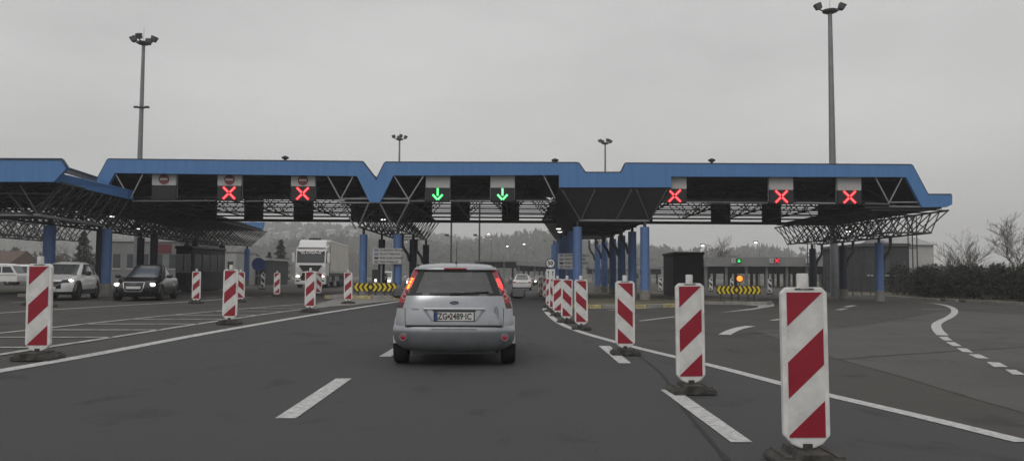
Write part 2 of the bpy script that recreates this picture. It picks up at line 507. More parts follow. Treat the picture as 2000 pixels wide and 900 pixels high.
# right-hand side markings
line_px('edge_line', (1190, 606), (1312, 599), 0.22, matn='marking_worn')
line_px('edge_line', (1250, 627), (1322, 618), 0.17, matn='marking_worn')
line_px('edge_line', (1165, 598.5), (1312, 599.5), 0.22, matn='marking_worn', dz=0.014)
poly_px('marking_wedge', [(1405, 611), (1470, 605), (1512, 598), (1512, 593), (1480, 592), (1420, 594), (1482, 597), (1478, 601)], matn='marking_worn')
strip('arc_dash', smooth(gp([(1415, 654), (1428, 647), (1445, 641), (1466, 637)])), [0.26] * 19, matn='marking')
line_px('lane_dash', (1508, 626), (1526, 623), 0.2, matn='marking_worn')
line_px('lane_dash', (1636, 605.5), (1652, 602.5), 0.25, matn='marking_worn')
line_px('lane_dash', (1652, 599.5), (1668, 596.5), 0.25, matn='marking')
line_px('lane_dash', (1800, 604.5), (1850, 604), 0.16, matn='marking_worn')
strip('guide_line', smooth(gp([(1802, 592), (1827, 593), (1849, 597), (1862, 603), (1864, 611), (1853, 620), (1838, 627), (1829, 634), (1831, 644), (1841, 655)])), 0.23)
for q in ([(1833, 658), (1850, 658), (1861, 665.5), (1844, 665)], [(1847, 668), (1864, 668.5), (1879, 676.5), (1861, 676)], [(1868, 680), (1888, 681), (1901, 689), (1880, 687.5)], [(1891, 692), (1913, 692.5), (1932, 701), (1909, 700)],
          [(1927, 707.5), (1952, 708.5), (1969, 717.5), (1941, 717)], [(1963, 722), (1984, 723), (2003, 732.5), (1978, 732)], [(2010, 742), (2036, 743), (2058, 754), (2030, 753)]):
    poly_px('guide_dash', q)
# tar seams on the right
for pts in ([(1450, 652), (1640, 641), (1760, 622), (1850, 607), (1960, 604)], [(1640, 702), (1800, 690), (2000, 678)]):
    strip('tar_seam', smooth(gp(pts), 5), 0.07, dz=0.007, matn='seam', jag=0.4)
for pts in ([(1240, 690), (1275, 715), (1300, 740), (1330, 790), (1420, 900)],):
    strip('tar_seam', smooth(gp(pts), 5), 0.05, dz=0.007, matn='seam', jag=0.4)

# ------------------------------------------------------------------ islands and kerbs
def island(name, poly, h, matn, kerb_mats, parent_label=None):
    """raised island; its kerb stones are separate pieces round the edge"""
    mb = MB()
    cx = sum(p[0] for p in poly) / len(poly); cy = sum(p[1] for p in poly) / len(poly)
    z0 = min(G(p[0]) for p in poly)
    zt = max(G(p[0]) for p in poly)
    inner = []
    for p in poly:
        v = Vector((p[0] - cx, p[1] - cy, 0)); ln = v.length
        v = v * max(0.1, (ln - 0.19) / ln)
        inner.append((cx + v.x, cy + v.y))
    mb.prism(inner, 'Z', z0 - 0.03, zt + h - 0.012)
    o = mb.build(name, matn)
    o['kind'] = 'structure'
    k = 0
    n = len(poly)
    for i in range(n):
        a = Vector((*poly[i], 0)); b = Vector((*poly[(i + 1) % n], 0))
        ai = Vector((*inner[i], 0)); bi = Vector((*inner[(i + 1) % n], 0))
        ln = (b - a).length
        m = max(1, int(round(ln / 1.0)))
        for j in range(m):
            e = 0.012 / max(ln, 0.1)
            t0 = j / m + e; t1 = (j + 1) / m - e
            q = [a.lerp(b, t0), a.lerp(b, t1), ai.lerp(bi, t1), ai.lerp(bi, t0)]
            hh = h + rnd.uniform(-0.012, 0.012)
            kb = MB()
            c = 0.02
            lo = [(p.x, p.y, z0 - 0.03) for p in q]
            md = [(p.x, p.y, zt + hh - c) for p in q]
            tp = [(p.x + (cx - p.x) * c / 4, p.y + (cy - p.y) * c / 4, zt + hh) for p in q]
            vs = lo + md + tp
            fs = [(0, 1, 5, 4), (1, 2, 6, 5), (2, 3, 7, 6), (3, 0, 4, 7), (4, 5, 9, 8), (5, 6, 10, 9), (6, 7, 11, 10), (7, 4, 8, 11), (8, 9, 10, 11)]
            kb.add(vs, fs)
            kb.build('kerb_stone', kerb_mats[k % len(kerb_mats)] if i != 0 else kerb_mats[0], o)
            k += 1
    return o
# middle island below the wide trough (tongue pointing at the viewer)
fr = gp([(1066, 603), (1100, 606), (1160, 606), (1315, 600)])
island('traffic_island', [(1.75, 33.0), (2.4, 31.3), (4.6, 31.5), (7.7, 34.0), (7.8, 64), (2.1, 64)], 0.15, 'soil', ['kerb_yellow', 'concrete', 'kerb_yellow', 'concrete'])
# left island with concrete nose
nose = gp([(600, 597), (640, 583), (745, 577), (790, 585)])
poly_px('concrete_nose', [(598, 601), (660, 582), (775, 580), (788, 586), (745, 590), (690, 596)], dz=0.012, matn='concrete', parent=apron)
island('traffic_island', [(-8.5, 36.6), (-8.2, 36.2), (-5.3, 36.0), (-4.85, 36.6), (-4.7, 62), (-8.6, 62)], 0.15, 'concrete', ['kerb_yellow', 'concrete'])
# island with the arrow board on the right
ai = gp([(1375, 597), (1486, 597)])
island('traffic_island', [(8.8, 37.0), (11.6, 36.6), (12.1, 37.4), (11.9, 62), (9.2, 62)], 0.15, 'soil', ['concrete'])
# island on the far left
island('traffic_island', [(-22.2, 36.2), (-19.0, 36.6), (-18.7, 37.4), (-20.2, 64), (-24.4, 64)], 0.15, 'concrete', ['concrete'])
# planted verge beside the hedge, kerb stones one by one
verge = MB()
vp = [(24.25, -10), (24.25, 57.6), (27, 66), (34, 78), (70, 84), (70, -10)]
verge.prism(vp, 'Z', -0.05, 0.13)
vo = verge.build('verge', 'soil'); vo['kind'] = 'structure'
yy = 30.0
while yy < 57:
    ln = rnd.uniform(0.85, 1.1)
    if rnd.random() < 0.93:
        kb = MB()
        zt = 0.15 + rnd.uniform(-0.025, 0.02); xo = rnd.uniform(-0.03, 0.03)
        kb.box(24.0 + xo, 24.22 + xo, yy + 0.01, yy + ln - 0.01, -0.05, zt)
        kb.build('kerb_stone', 'concrete', vo, bevel=0.02)
    yy += ln
lp = [Vector((24.1, 57, 0)), Vector((26.9, 66, 0))]
for i in range(8):
    a = lp[0].lerp(lp[1], i / 8 + 0.004); b = lp[0].lerp(lp[1], (i + 1) / 8 - 0.004)
    kb = MB(); d = Vector((-0.2, 0.06, 0))
    kb.prism([(a.x, a.y), (b.x, b.y), (b.x + d.x, b.y + d.y), (a.x + d.x, a.y + d.y)], 'Z', -0.05, 0.14)
    kb.build('kerb_stone', 'concrete', vo)
# grass bank on the far left
bank = MB()
bank.prism([(-60, 46), (-27, 40.5), (-26, 42), (-27, 48), (-60, 52)], 'Z', 0.05, 0.24)
bo = bank.build('verge', 'grass'); bo['kind'] = 'structure'

# ------------------------------------------------------------------ toll plaza canopy
YF = 38.0
canopy = empty('toll_canopy', (0, YF, 0), 0, 'wide toll plaza canopy with blue fascia, dark steel trusses and blue columns spanning the road', 'canopy')
def rel(v): return (v[0], v[1] - YF, v[2])
def cbuild(mb, name, matn, parent=canopy, **kw):
    mb.v = [rel(v) for v in mb.v]
    return mb.build(name, matn, parent, **kw)
def PX(pts, Y=YF):
    return [(P(x, y, Y).x, P(x, y, Y).z) for x, y in pts]
fas = [[(210, 312), (708, 317), (697, 344), (224, 338)],
       [(210, 312), (224, 338), (205, 372), (183, 362)],
       [(708, 317), (735, 352), (735, 395), (722, 395), (697, 344)],
       [(735, 352), (752, 318), (768, 343), (742, 395), (735, 395)],
       [(752, 318), (1092, 319), (1092, 342), (768, 343)],
       [(1092, 319), (1130, 319), (1143, 338), (1213, 338), (1222, 320), (1311, 320.5), (1311, 366), (1092, 366)],
       [(1311, 320.5), (1782, 323), (1770, 346), (1311, 345)],
       [(1782, 323), (1813, 381), (1801, 405), (1770, 346)],
       [(1813, 381), (1860, 381), (1860, 399), (1850, 404), (1801, 405)]]
for pl in fas:
    mb = MB(); mb.prism(PX(pl), 'Y', YF, YF + 0.22)
    cbuild(mb, 'fascia', 'fascia_blue', bevel=0.004)
# dark flashing along the top edge
flash = [(183, 362), (210, 312), (708, 317), (735, 352), (752, 318), (1130, 319), (1143, 338), (1213, 338), (1222, 320), (1782, 323), (1813, 381), (1860, 381)]
pts = [P(x, y, YF) for x, y in flash]
for a, b in zip(pts[:-1], pts[1:]):
    mb = MB(); u = Vector((0, 0.1, 0.02)); mb.bar(a + u, b + u, 0.075, 4)
    cbuild(mb, 'flashing', 'trim_dark')
# roof: sheets of the high bays and the valleys, all running back from the fascia
YB = 50.0
def roof_sheet(a, b, y0, y1, th=0.1, name='roof_sheet', matn='roof_dark', drop=0.16):
    A = P(*a, YF); B = P(*b, YF)
    mb = MB()
    mb.prism([(A.x, A.z - drop), (B.x, B.z - drop), (B.x, B.z - drop - th), (A.x, A.z - drop - th)], 'Y', y0, y1)
    return cbuild(mb, name, matn)
for a, b in (((212, 312), (706, 317)), ((706, 317), (735, 356)), ((735, 356), (754, 318)), ((754, 318), (1128, 319)), ((1128, 319), (1144, 338)), ((1144, 338), (1212, 338)), ((1212, 338), (1224, 320)),
             ((1224, 320), (1780, 323)), ((1780, 323), (1814, 381)), ((1814, 381), (1858, 381)), ((184, 362), (212, 312))):
    roof_sheet(a, b, YF + 0.22, YB + 0.5)
bays = [(-19.3, -7.9, [(421, 475), (512, 572), (610, 684)]), (-5.1, 2.15, [(843, 880), (917, 980), (1014, 1080)]), (7.65, 18.6, [(1275, 1390), (1428, 1490), (1527, 1600)])]
for xa, xb, slots in bays:
    zb, zt = 4.55, 6.3
    # back wall: dark panels with open louvred slots between them
    edges = [xa * YB / YF if xa < 0 else xa]
    wall_l = xa; wall_r = xb
    cur = wall_l - 1.5
    for s0, s1 in slots:
        X0 = (s0 - 1000) * YB / F; X1 = (s1 - 1000) * YB / F
        if X0 > cur:
            mb = MB(); mb.box(cur, X0, YB, YB + 0.12, zb + 0.16, zt); cbuild(mb, 'back_panel', 'black_panel')
        for k in range(5):
            z = zb + 0.3 + k * 0.27
            mb = MB(); mb.box(X0, X1, YB + 0.02, YB + 0.1, z, z + 0.095); cbuild(mb, 'louvre', 'steel_dark')
        mb = MB(); mb.box(X0, X1, YB + 0.02, YB + 0.1, zb + 1.62, zt); cbuild(mb, 'back_panel', 'black_panel')
        cur = X1
    mb = MB(); mb.box(cur, wall_r + 1.3, YB, YB + 0.12, zb + 0.16, zt); cbuild(mb, 'back_panel', 'black_panel')
    mb = MB(); mb.box(wall_l - 1.5, wall_r + 1.3, YB - 0.1, YB + 0.2, zb, zb + 0.16); cbuild(mb, 'back_beam', 'steel_dark')
    # space frame of the bay
    mb = MB()
    nx = max(3, int((xb - xa) / 2.5)); dx = (xb - xa) / nx
    ny = 4; dy = (YB - 0.6 - (YF + 0.9)) / ny
    y0 = YF + 0.9
    zl, zh = 4.82, 6.0
    for j in range(ny + 1):
        mb.bar((xa, y0 + j * dy, zl), (xb, y0 + j * dy, zl), 0.035)
        mb.bar((xa, y0 + j * dy, zh), (xb, y0 + j * dy, zh), 0.06)
    for i in range(nx + 1):
        mb.bar((xa + i * dx, y0, zl), (xa + i * dx, YB - 0.6, zl), 0.045)
    for i in range(nx):
        for j in range(ny):
            c = (xa + (i + 0.5) * dx, y0 + (j + 0.5) * dy, zh)
            for di, dj in ((0, 0), (1, 0), (0, 1), (1, 1)):
                mb.bar((xa + (i + di) * dx, y0 + (j + dj) * dy, zl), c, 0.026)
    o = cbuild(mb, 'space_frame', 'steel_dark'); o['kind'] = 'stuff'
    # ceiling purlins seen between the lane signals
    for k in range(6):
        z = 5.05 + 0.17 * k
        mb = MB(); mb.box(xa + 0.3, xb - 0.3, YF + 2.2 + k * 1.4, YF + 2.3 + k * 1.4, z, z + 0.07); cbuild(mb, 'purlin', 'plastic_grey')
# pale front truss bars in the V corners
def fbar(a, b, r=0.04, Y=YF + 0.12, Y2=None, matn='steel_grey'):
    mb = MB(); mb.bar(P(*a, Y), P(*b, Y2 or Y), r, 6); return cbuild(mb, 'truss_bar', matn)
for a, b in (((225, 338), (243, 370)), ((280, 338), (255, 388)), ((640, 344), (664, 388)), ((690, 344), (666, 388)), ((664, 388), (722, 388)), ((664, 396), (798, 396)), ((664, 386), (664, 398)), ((798, 386), (798, 398)),
             ((742, 388), (798, 388)), ((770, 344), (797, 388)), ((827, 344), (799, 388)), ((1062, 343), (1084, 388)), ((1710, 347), (1737, 398)), ((1762, 347), (1737, 395)), ((1737, 395), (1795, 395)), ((1737, 403), (1799, 404)),
             ((258, 393), (420, 392)), ((480, 393), (560, 393)), ((620, 393), (664, 393)), ((798, 392), (830, 392)), ((880, 392), (955, 392)), ((1008, 392), (1084, 392)), ((1342, 394), (1500, 396)), ((1555, 396), (1632, 397)), ((1690, 397), (1737, 398))):
    light = a[1] < 350 or a[1] in (388, 396, 395, 386, 403)
    fbar(a, b, 0.034 if light else 0.026, matn='steel_grey' if light else 'galv')

def column(x, y, ztop, r, zbase=None, matn='column_blue', parent=canopy, pipe=0):
    z0 = (G(x) + 0.13) if zbase is None else zbase
    mb = MB(); mb.lathe([(r, z0 + 0.46), (r, ztop)], 20, Matrix.Translation((x, y, 0)))
    c = (cbuild(mb, 'column', matn, smooth=True) if parent is canopy else mb.build('column', matn, parent, smooth=True))
    for nm, mm, prof in (('column_base', 'concrete', [(r + 0.03, z0 - 0.1), (r + 0.03, z0 + 0.44), (r, z0 + 0.46)]), ('bearing', 'steel_dark', [(r * 0.35, ztop), (r * 0.35, ztop + 0.28)])):
        mb = MB(); mb.lathe(prof, 20, Matrix.Translation((x, y, 0)))
        if parent is canopy: mb.v = [rel(v) for v in mb.v]
        mb.build(nm, mm, c, smooth=True)
    if pipe:
        mb = MB()
        pp = [(x + pipe * 0.62, y, ztop + 0.32), (x + pipe * 0.62, y, ztop - 0.25), (x + pipe * 0.55, y, ztop - 0.45), (x + pipe * 0.3, y, ztop - 0.8), (x + pipe * (r * 0.9), y, ztop - 1.2)]
        mb.path([Vector(p) for p in pp], 0.085, 8)
        if parent is canopy: mb.v = [rel(v) for v in mb.v]
        mb.build('downpipe', 'plastic_grey', c, smooth=True)
    return c

def trough(X, zt, zb, y0, y1, pitch, parent, offs=0.0, skew=0.0, rb=0.045, rd=0.028, name='trough_truss', dense=True):
    """inverted pyramid lattice running along y: X = (top left, bottom left, bottom right, top right)"""
    mb = MB()
    n = int(round((y1 - y0) / pitch))
    def pt(k, j, z):
        t = j / n
        return Vector((X[k] + skew * t, y0 + (y1 - y0) * t, z))
    for j in range(n):
        for k, z in ((0, zt), (1, zb), (2, zb), (3, zt)):
            mb.bar(pt(k, j, z), pt(k, j + 1, z), rb)
        for a, b in ((0, 1), (3, 2)):
            m_ = pt(b, j + 0.5, zb)
            mb.bar(pt(a, j, zt), m_, rd); mb.bar(m_, pt(a, j + 1, zt), rd)
            m2 = pt(a, j + 0.5, zt)
            if dense: mb.bar(pt(b, j, zb), m2, rd * 0.8); mb.bar(m2, pt(b, j + 1, zb), rd * 0.8)
        mid0 = (pt(0, j + 0.5, zt) + pt(3, j + 0.5, zt)) / 2
        for b in (1, 2):
            mb.bar(pt(b, j, zb), mid0, rd); mb.bar(pt(b, j + 1, zb), mid0, rd)
        if j % 2 == 0: mb.bar(pt(1, j, zb), pt(2, j, zb), rd * 1.3)
        mb.bar(pt(0, j, zt), pt(3, j, zt), rd)
    mb.bar(pt(1, 0, zb), pt(2, 0, zb), rb)
    if parent is canopy: mb.v = [rel(v) for v in mb.v]
    o = mb.build(name, 'steel_dark', parent); o['kind'] = 'stuff'
    return o
# V trough between the two left bays
trough((-8.15, -7.35, -5.6, -4.85), 4.72, 3.55, YF + 0.4, 53, 1.7, canopy, dense=False)
mb = MB(); mb.prism([(-8.1, 4.80), (-6.4, 5.2), (-4.9, 4.80), (-6.4, 4.86)], 'Y', YF + 0.4, 50.4); cbuild(mb, 'valley_sheet', 'roof_dark')
for a, b in (((665, 396), (695, 447)), ((720, 397), (702, 440)), ((742, 397), (768, 447)), ((797, 397), (773, 442))): fbar(a, b, 0.04, matn='galv', Y=YF + 0.15, Y2=YF + 0.42)
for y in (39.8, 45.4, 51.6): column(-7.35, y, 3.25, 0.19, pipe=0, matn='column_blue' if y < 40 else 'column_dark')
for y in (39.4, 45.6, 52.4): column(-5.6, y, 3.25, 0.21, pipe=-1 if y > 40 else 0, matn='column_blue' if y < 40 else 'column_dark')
# wide trough in the middle, sheeted on its left flank and its front
XT = [P(1093, 366, YF).x, P(1131, 430, YF + 1.3).x, P(1268, 430, YF + 1.3).x, P(1310, 366, YF).x]
ZT, ZB = P(1200, 366, YF).z, P(1200, 430, YF + 1.3).z
def quad(name, pts, matn, th=0.04, parent=canopy):
    a, b, c, d = [Vector(p) for p in pts]
    nrm = (b - a).cross(d - a).normalized() * th
    mb = MB(); mb.add([a, b, c, d, a + nrm, b + nrm, c + nrm, d + nrm], [(0, 1, 2, 3), (4, 5, 6, 7), (0, 1, 5, 4), (1, 2, 6, 5), (2, 3, 7, 6), (3, 0, 4, 7)])
    if parent is canopy: mb.v = [rel(v) for v in mb.v]
    return mb.build(name, matn, parent)
ye = 60.0
for k in range(11):                                     # flank made of ribbed sheets
    ya = YF + 0.05 + (ye - YF - 0.05) * k / 11; yb = YF + 0.05 + (ye - YF - 0.05) * (k + 1) / 11 - 0.03
    quad('flank_sheet', [(XT[0], ya, ZT), (XT[0], yb, ZT), (XT[1], max(yb, YF + 1.35), ZB), (XT[1], max(ya, YF + 1.3), ZB)], 'roof_dark')
    quad('flank_sheet', [(XT[3], yb, ZT), (XT[3], ya, ZT), (XT[2], max(ya, YF + 1.3), ZB), (XT[2], max(yb, YF + 1.35), ZB)], 'roof_dark')
quad('front_sheet', [(XT[0], YF + 0.06, ZT), (XT[3], YF + 0.06, ZT), (XT[2], YF + 1.3, ZB), (XT[1], YF + 1.3, ZB)], 'roof_dark')
quad('soffit_sheet', [(XT[1], YF + 1.35, ZB + 0.03), (XT[2], YF + 1.35, ZB + 0.03), (XT[2], 53, ZB + 0.03), (XT[1], 53, ZB + 0.03)], 'roof_dark')
for k in range(8):
    y = 53.3 + k * 0.85
    mb = MB(); mb.box(XT[1] + 0.05, XT[2] - 0.05, y, y + 0.32, ZB, ZB + 0.06); cbuild(mb, 'louvre', 'steel_dark')
mb = MB(); mb.bar((XT[1], YF + 1.28, ZB - 0.02), (XT[2], YF + 1.28, ZB - 0.02), 0.06, 8); cbuild(mb, 'truss_bar', 'steel_grey')
for x0, x1 in ((1162, 1135), (1233, 1204), (1243, 1267), (1302, 1270), (1098, 1133)):
    mb = MB(); a = P(x0, 371, YF); b = P(x1, 429, YF + 1.22)
    mb.bar(a, b + Vector((0, -0.03, 0)), 0.03, 6); cbuild(mb, 'truss_bar', 'galv')
for k in range(7):
    y = 41 + k * 2.3
    mb = MB(); mb.bar((XT[1], y, ZB - 0.06), (XT[2], y, ZB - 0.06), 0.05, 6); cbuild(mb, 'truss_bar', 'steel_dark')
for i, y in enumerate((39.3, 43.4, 47.6, 51.8, 56.4, 61)):
    column(6.5, y, 3.68 - 0.0 * i, 0.225, pipe=-1 if i else 0)
    column(3.22, y + 0.2, 3.68, 0.225, pipe=0)
# lattice trough carrying the right-hand end
trough((17.2, 18.0, 20.0, 20.85), 4.5, 3.42, YF + 0.3, 52.5, 1.5, canopy, rb=0.055, rd=0.034)
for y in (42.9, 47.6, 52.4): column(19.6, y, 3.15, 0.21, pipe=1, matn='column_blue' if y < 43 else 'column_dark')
mb = MB(); mb.box(17.0, 20.7, YF + 0.6, 51.5, 4.6, 4.7); cbuild(mb, 'valley_sheet', 'roof_dark')

# canopy over the opposite carriageway, standing forward on the left
can2 = empty('toll_canopy', (-20, 31.6, 0), 0, 'low blue canopy standing forward at the left edge over the opposite carriageway', 'canopy')
INV = Vector((20, -31.6, 0))
def dbuild(mb, name, matn, parent=can2, **kw):
    mb.v = [tuple(Vector(v) + INV) for v in mb.v]
    return mb.build(name, matn, parent, **kw)
Y2 = 31.6
mb = MB(); mb.prism(PX([(-300, 309), (121, 311), (131, 327), (105, 355), (-300, 355)], Y2), 'Y', Y2, Y2 + 0.2); dbuild(mb, 'fascia', 'fascia_blue')
a0 = P(105, 355, Y2 + 0.2); b0 = P(112, 337, Y2 + 0.2)
a1 = P(256, 389, 38.6); b1 = P(256, 371, 38.6)
def q2(name, pts, matn, th=0.05):
    a, b, c, d = [Vector(p) for p in pts]
    nrm = (b - a).cross(d - a).normalized() * th
    mb = MB(); mb.add([a, b, c, d, a + nrm, b + nrm, c + nrm, d + nrm], [(0, 1, 2, 3), (4, 5, 6, 7), (0, 1, 5, 4), (1, 2, 6, 5), (2, 3, 7, 6), (3, 0, 4, 7)])
    return dbuild(mb, name, matn)
q2('fascia', [a0, a1, b1, b0], 'fascia_blue', 0.12)
mb = MB(); a = P(-300, 309, Y2); b = P(121, 311, Y2); c = P(131, 327, Y2); mb.bar(a, b, 0.05); mb.bar(b, c, 0.05)
dbuild(mb, 'flashing', 'trim_dark')
mb = MB(); a = P(131, 328, Y2 + 0.3); b = P(190, 347, 37.7); mb.bar(a, b, 0.05); dbuild(mb, 'flashing', 'trim_dark')
a2 = P(131, 330, Y2 + 0.3); b2 = P(190, 349, 37.7)
q2('upstand', [a2, b2, b2 - Vector((0, 0, 0.18)), a2 - Vector((0, 0, 0.18))], 'galv', 0.06)
mb = MB(); mb.box(-45, -18.6, Y2 + 0.22, 46, 5.02, 5.14); dbuild(mb, 'roof_sheet', 'roof_dark')
mb = MB(); mb.prism([(-18.6, 5.02), (-18.6, 5.14), (-24.8, 5.14), (-24.8, 5.02)], 'Y', 46.05, 68); mb.v = [(v[0] + (-2.6 * (v[1] - 46) / 22), v[1], v[2]) for v in mb.v]; dbuild(mb, 'roof_sheet', 'roof_dark')
def trough2(X, zt, zb, y0, y1, pitch, skew):
    o = trough(X, zt, zb, y0, y1, pitch, can2, skew=skew, rb=0.055, rd=0.034)
    for v in o.data.vertices: v.co += INV
    return o
trough2((-23.6, -22.0, -19.4, -18.05), 4.85, 3.62, Y2 + 0.4, 68, 1.4, -2.7)
trough2((-34.0, -33.0, -30.5, -29.5), 4.85, 3.62, Y2 + 1.4, 60, 1.5, -1.5)
mb = MB()
for j in range(9):
    y = Y2 + 0.8 + j * 1.7
    mb.bar((-44, y, 4.45), (-18.6, y, 4.45), 0.045)
    for i in range(15):
        x = -44 + i * 1.7
        if x + 1.7 > -18.5: continue
        mb.bar((x, y, 4.45), (x + 0.85, y + 0.85, 5.0), 0.03); mb.bar((x + 0.85, y + 0.85, 5.0), (x + 1.7, y, 4.45), 0.03)
        mb.bar((x, y + 1.7, 4.45), (x + 0.85, y + 0.85, 5.0), 0.03); mb.bar((x, y, 4.45), (x, y + 1.7, 4.45), 0.04)
o = dbuild(mb, 'space_frame', 'steel_dark'); o['kind'] = 'stuff'
for x0, y0_, x1, y1_ in ((122, 362, 80, 416), (143, 367, 100, 420), (163, 372, 122, 424), (182, 376, 142, 428), (200, 380, 162, 432), (218, 384, 182, 436), (235, 388, 202, 440), (250, 392, 218, 443), (40, 362, 72, 416)):
    k = (x0 - 105) / 150.0
    Ya = Y2 + 0.3 + max(0, k) * 6.4
    mb = MB(); mb.bar(P(x0, y0_, Ya), P(x1, y1_, Ya + 0.7), 0.028, 6); dbuild(mb, 'truss_bar', 'galv')
mb = MB(); mb.bar(P(-200, 419, Y2 + 0.9), P(76, 420, Y2 + 0.9), 0.06, 8); dbuild(mb, 'truss_bar', 'steel_grey')
mb = MB(); mb.bar(P(76, 420, Y2 + 0.9), P(203, 441, 38.4), 0.06, 8); dbuild(mb, 'truss_bar', 'steel_grey')
def col2(x, y, zt, r, matn='column_blue', pipe=0):
    c = column(x, y, zt, r, matn=matn, parent=can2, pipe=pipe)
    for o in [c] + KIDS(c):
        for v in o.data.vertices: v.co += INV
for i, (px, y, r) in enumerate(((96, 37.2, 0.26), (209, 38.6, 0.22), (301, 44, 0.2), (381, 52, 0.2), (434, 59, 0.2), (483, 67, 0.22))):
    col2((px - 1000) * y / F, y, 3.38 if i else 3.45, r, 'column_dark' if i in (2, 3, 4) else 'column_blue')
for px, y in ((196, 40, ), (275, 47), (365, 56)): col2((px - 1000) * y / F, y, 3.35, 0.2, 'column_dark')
# rear end of the same trough
mb = MB(); mb.prism(PX([(453, 434), (517, 434), (513, 451), (453, 446)], 68.2), 'Y', 68.1, 68.3); dbuild(mb, 'fascia', 'fascia_blue')

# ------------------------------------------------------------------ lane signals hanging below the fascia
def stroke(mb, p, q, wd, y0, y1):
    p = Vector((p[0], 0, p[1])); q = Vector((q[0], 0, q[1]))
    d = (q - p).normalized(); n = Vector((-d.z, 0, d.x)) * wd / 2
    o = [p + n, p - n, q - n, q + n]
    mb.prism([(v.x, v.z) for v in o], 'Y', y0, y1)
def lane_signal(xc, y_top, y_mid, y_bot, kind, label, disc):
    Y = YF + 0.35
    c = P(xc, y_mid, Y); zt = P(xc, y_top, Y).z; zb = P(xc, y_bot, Y).z
    W = 0.575
    zt = max(zt, c.z + 0.5)
    t = empty('lane_signal', (c.x, Y, c.z), 0, label, 'lane signal', 'lane signals along the canopy')
    mb = MB(); mb.box(-W, W, 0, 0.12, 0.005, zt - c.z); mb.build('top_panel', 'sign_grey', t, bevel=0.008)
    mb = MB(); mb.box(-W, W, 0, 0.2, zb - c.z, 0); mb.build('signal_box', 'black_panel', t, bevel=0.008)
    for s in (-1, 1):
        mb = MB(); mb.box(s * W - 0.025, s * W + 0.025, 0.13, 0.17, zb - c.z + 0.1, zt - c.z + 0.3); mb.build('hanger', 'steel_grey', t)
    h = -zb + c.z
    zc = -h / 2
    if disc:
        m = Matrix.Translation((0, 0, (zt - c.z) * 0.5)) @ Matrix.Rotation(math.pi / 2, 4, 'X')
        mb = MB(); mb.lathe([(0.25, 0.0), (0.25, 0.02)], 24, m); d = mb.build('no_entry_disc', 'no_entry_red', t)
        mb = MB(); mb.box(-0.18, 0.18, -0.035, -0.022, (zt - c.z) * 0.5 - 0.045, (zt - c.z) * 0.5 + 0.045); mb.build('disc_bar', 'sign_grey', d)
    r = 0.29
    if kind == 'x':
        for a, b in (((-1, -1), (-0.12, -0.12)), ((0.12, 0.12), (1, 1)), ((-1, 1), (-0.12, 0.12)), ((0.12, -0.12), (1, -1))):
            mb = MB(); stroke(mb, (a[0] * r, zc + a[1] * r), (b[0] * r, zc + b[1] * r), 0.12, -0.03, 0); s_ = mb.build('light_stroke', 'led_red', t)
            mb = MB(); stroke(mb, (a[0] * r * .95, zc + a[1] * r * .95), (b[0] * r * .95 + a[0] * .01, zc + b[1] * r * .95 + a[1] * .01), 0.04, -0.035, -0.031); mb.build('light_core', 'led_core', s_)
    elif kind == 'arrow':
        for a, b in (((0, 1.05), (0, -0.2)), ((-0.82, 0.0), (-0.04, -0.85)), ((0.82, 0.0), (0.04, -0.85))):
            mb = MB(); stroke(mb, (a[0] * r, zc + a[1] * r), (b[0] * r, zc + b[1] * r), 0.1, -0.03, 0); s_ = mb.build('light_stroke', 'led_green', t)
            mb = MB(); stroke(mb, (a[0] * r * .97, zc + a[1] * r * .97), (b[0] * r, zc + b[1] * r + 0.01), 0.05, -0.035, -0.031); mb.build('light_core', 'led_green_core', s_)
    return t
lane_signal(320, 338, 362, 390, None, 'unlit lane signal with a no entry disc, leftmost on the canopy', True)
lane_signal(448, 339, 363, 391, 'x', 'red cross lane signal with a no entry disc, left of its red twin', True)
lane_signal(591.5, 340, 364, 392, 'x', 'red cross lane signal with a no entry disc, nearest the V of the fascia', True)
lane_signal(855, 342, 367, 393, 'arrow', 'green arrow lane signal nearer the V of the fascia', False)
lane_signal(981.5, 342, 367, 393, 'arrow', 'green arrow lane signal straight ahead, right one of the two', False)
lane_signal(1317.5, 344, 369, 396, 'x', 'red cross lane signal beside the wide blue middle fascia', False)
lane_signal(1526, 346, 371, 397, 'x', 'red cross lane signal in the middle of the right bay', False)
lane_signal(1659, 346, 372, 398, 'x', 'red cross lane signal nearest the right end of the canopy', False)

# lamps fixed below the canopy
for (px, py, Y, lab) in ((748, 429, 43, 'lit lamp under the V trough between the left bays'), (1180, 420, 40.2, 'lit lamp on the front of the wide middle trough'), (1091, 447, 47, 'upper of two lit lamps on the dark flank of the middle trough'),
                         (1093.5, 453, 49, 'lower of two lit lamps on the dark flank of the middle trough'), (1657, 452, 46, 'lit lamp under the lattice at the right end'), (219, 423, 40, 'lit lamp under the left canopy behind its sloping fascia'), (268, 447, 46, 'lit lamp under the left canopy above the dark saloon')):
    p = P(px, py, Y)
    t = empty('canopy_lamp', tuple(p), 0, lab, 'lamp', 'lamps below the canopies')
    mb = MB(); mb.lathe([(0.16, 0.02), (0.17, 0.06), (0.12, 0.16)], 14); mb.build('housing', 'steel_dark', t)
    mb = MB(); mb.lathe([(0.05, -0.03), (0.12, -0.015), (0.15, 0.018)], 14); mb.build('diffuser', 'lamp_white', t)
    mb = MB(); mb.bar((0, 0, 0.16), (0, 0, 0.7), 0.02); mb.build('stem', 'steel_dark', t)
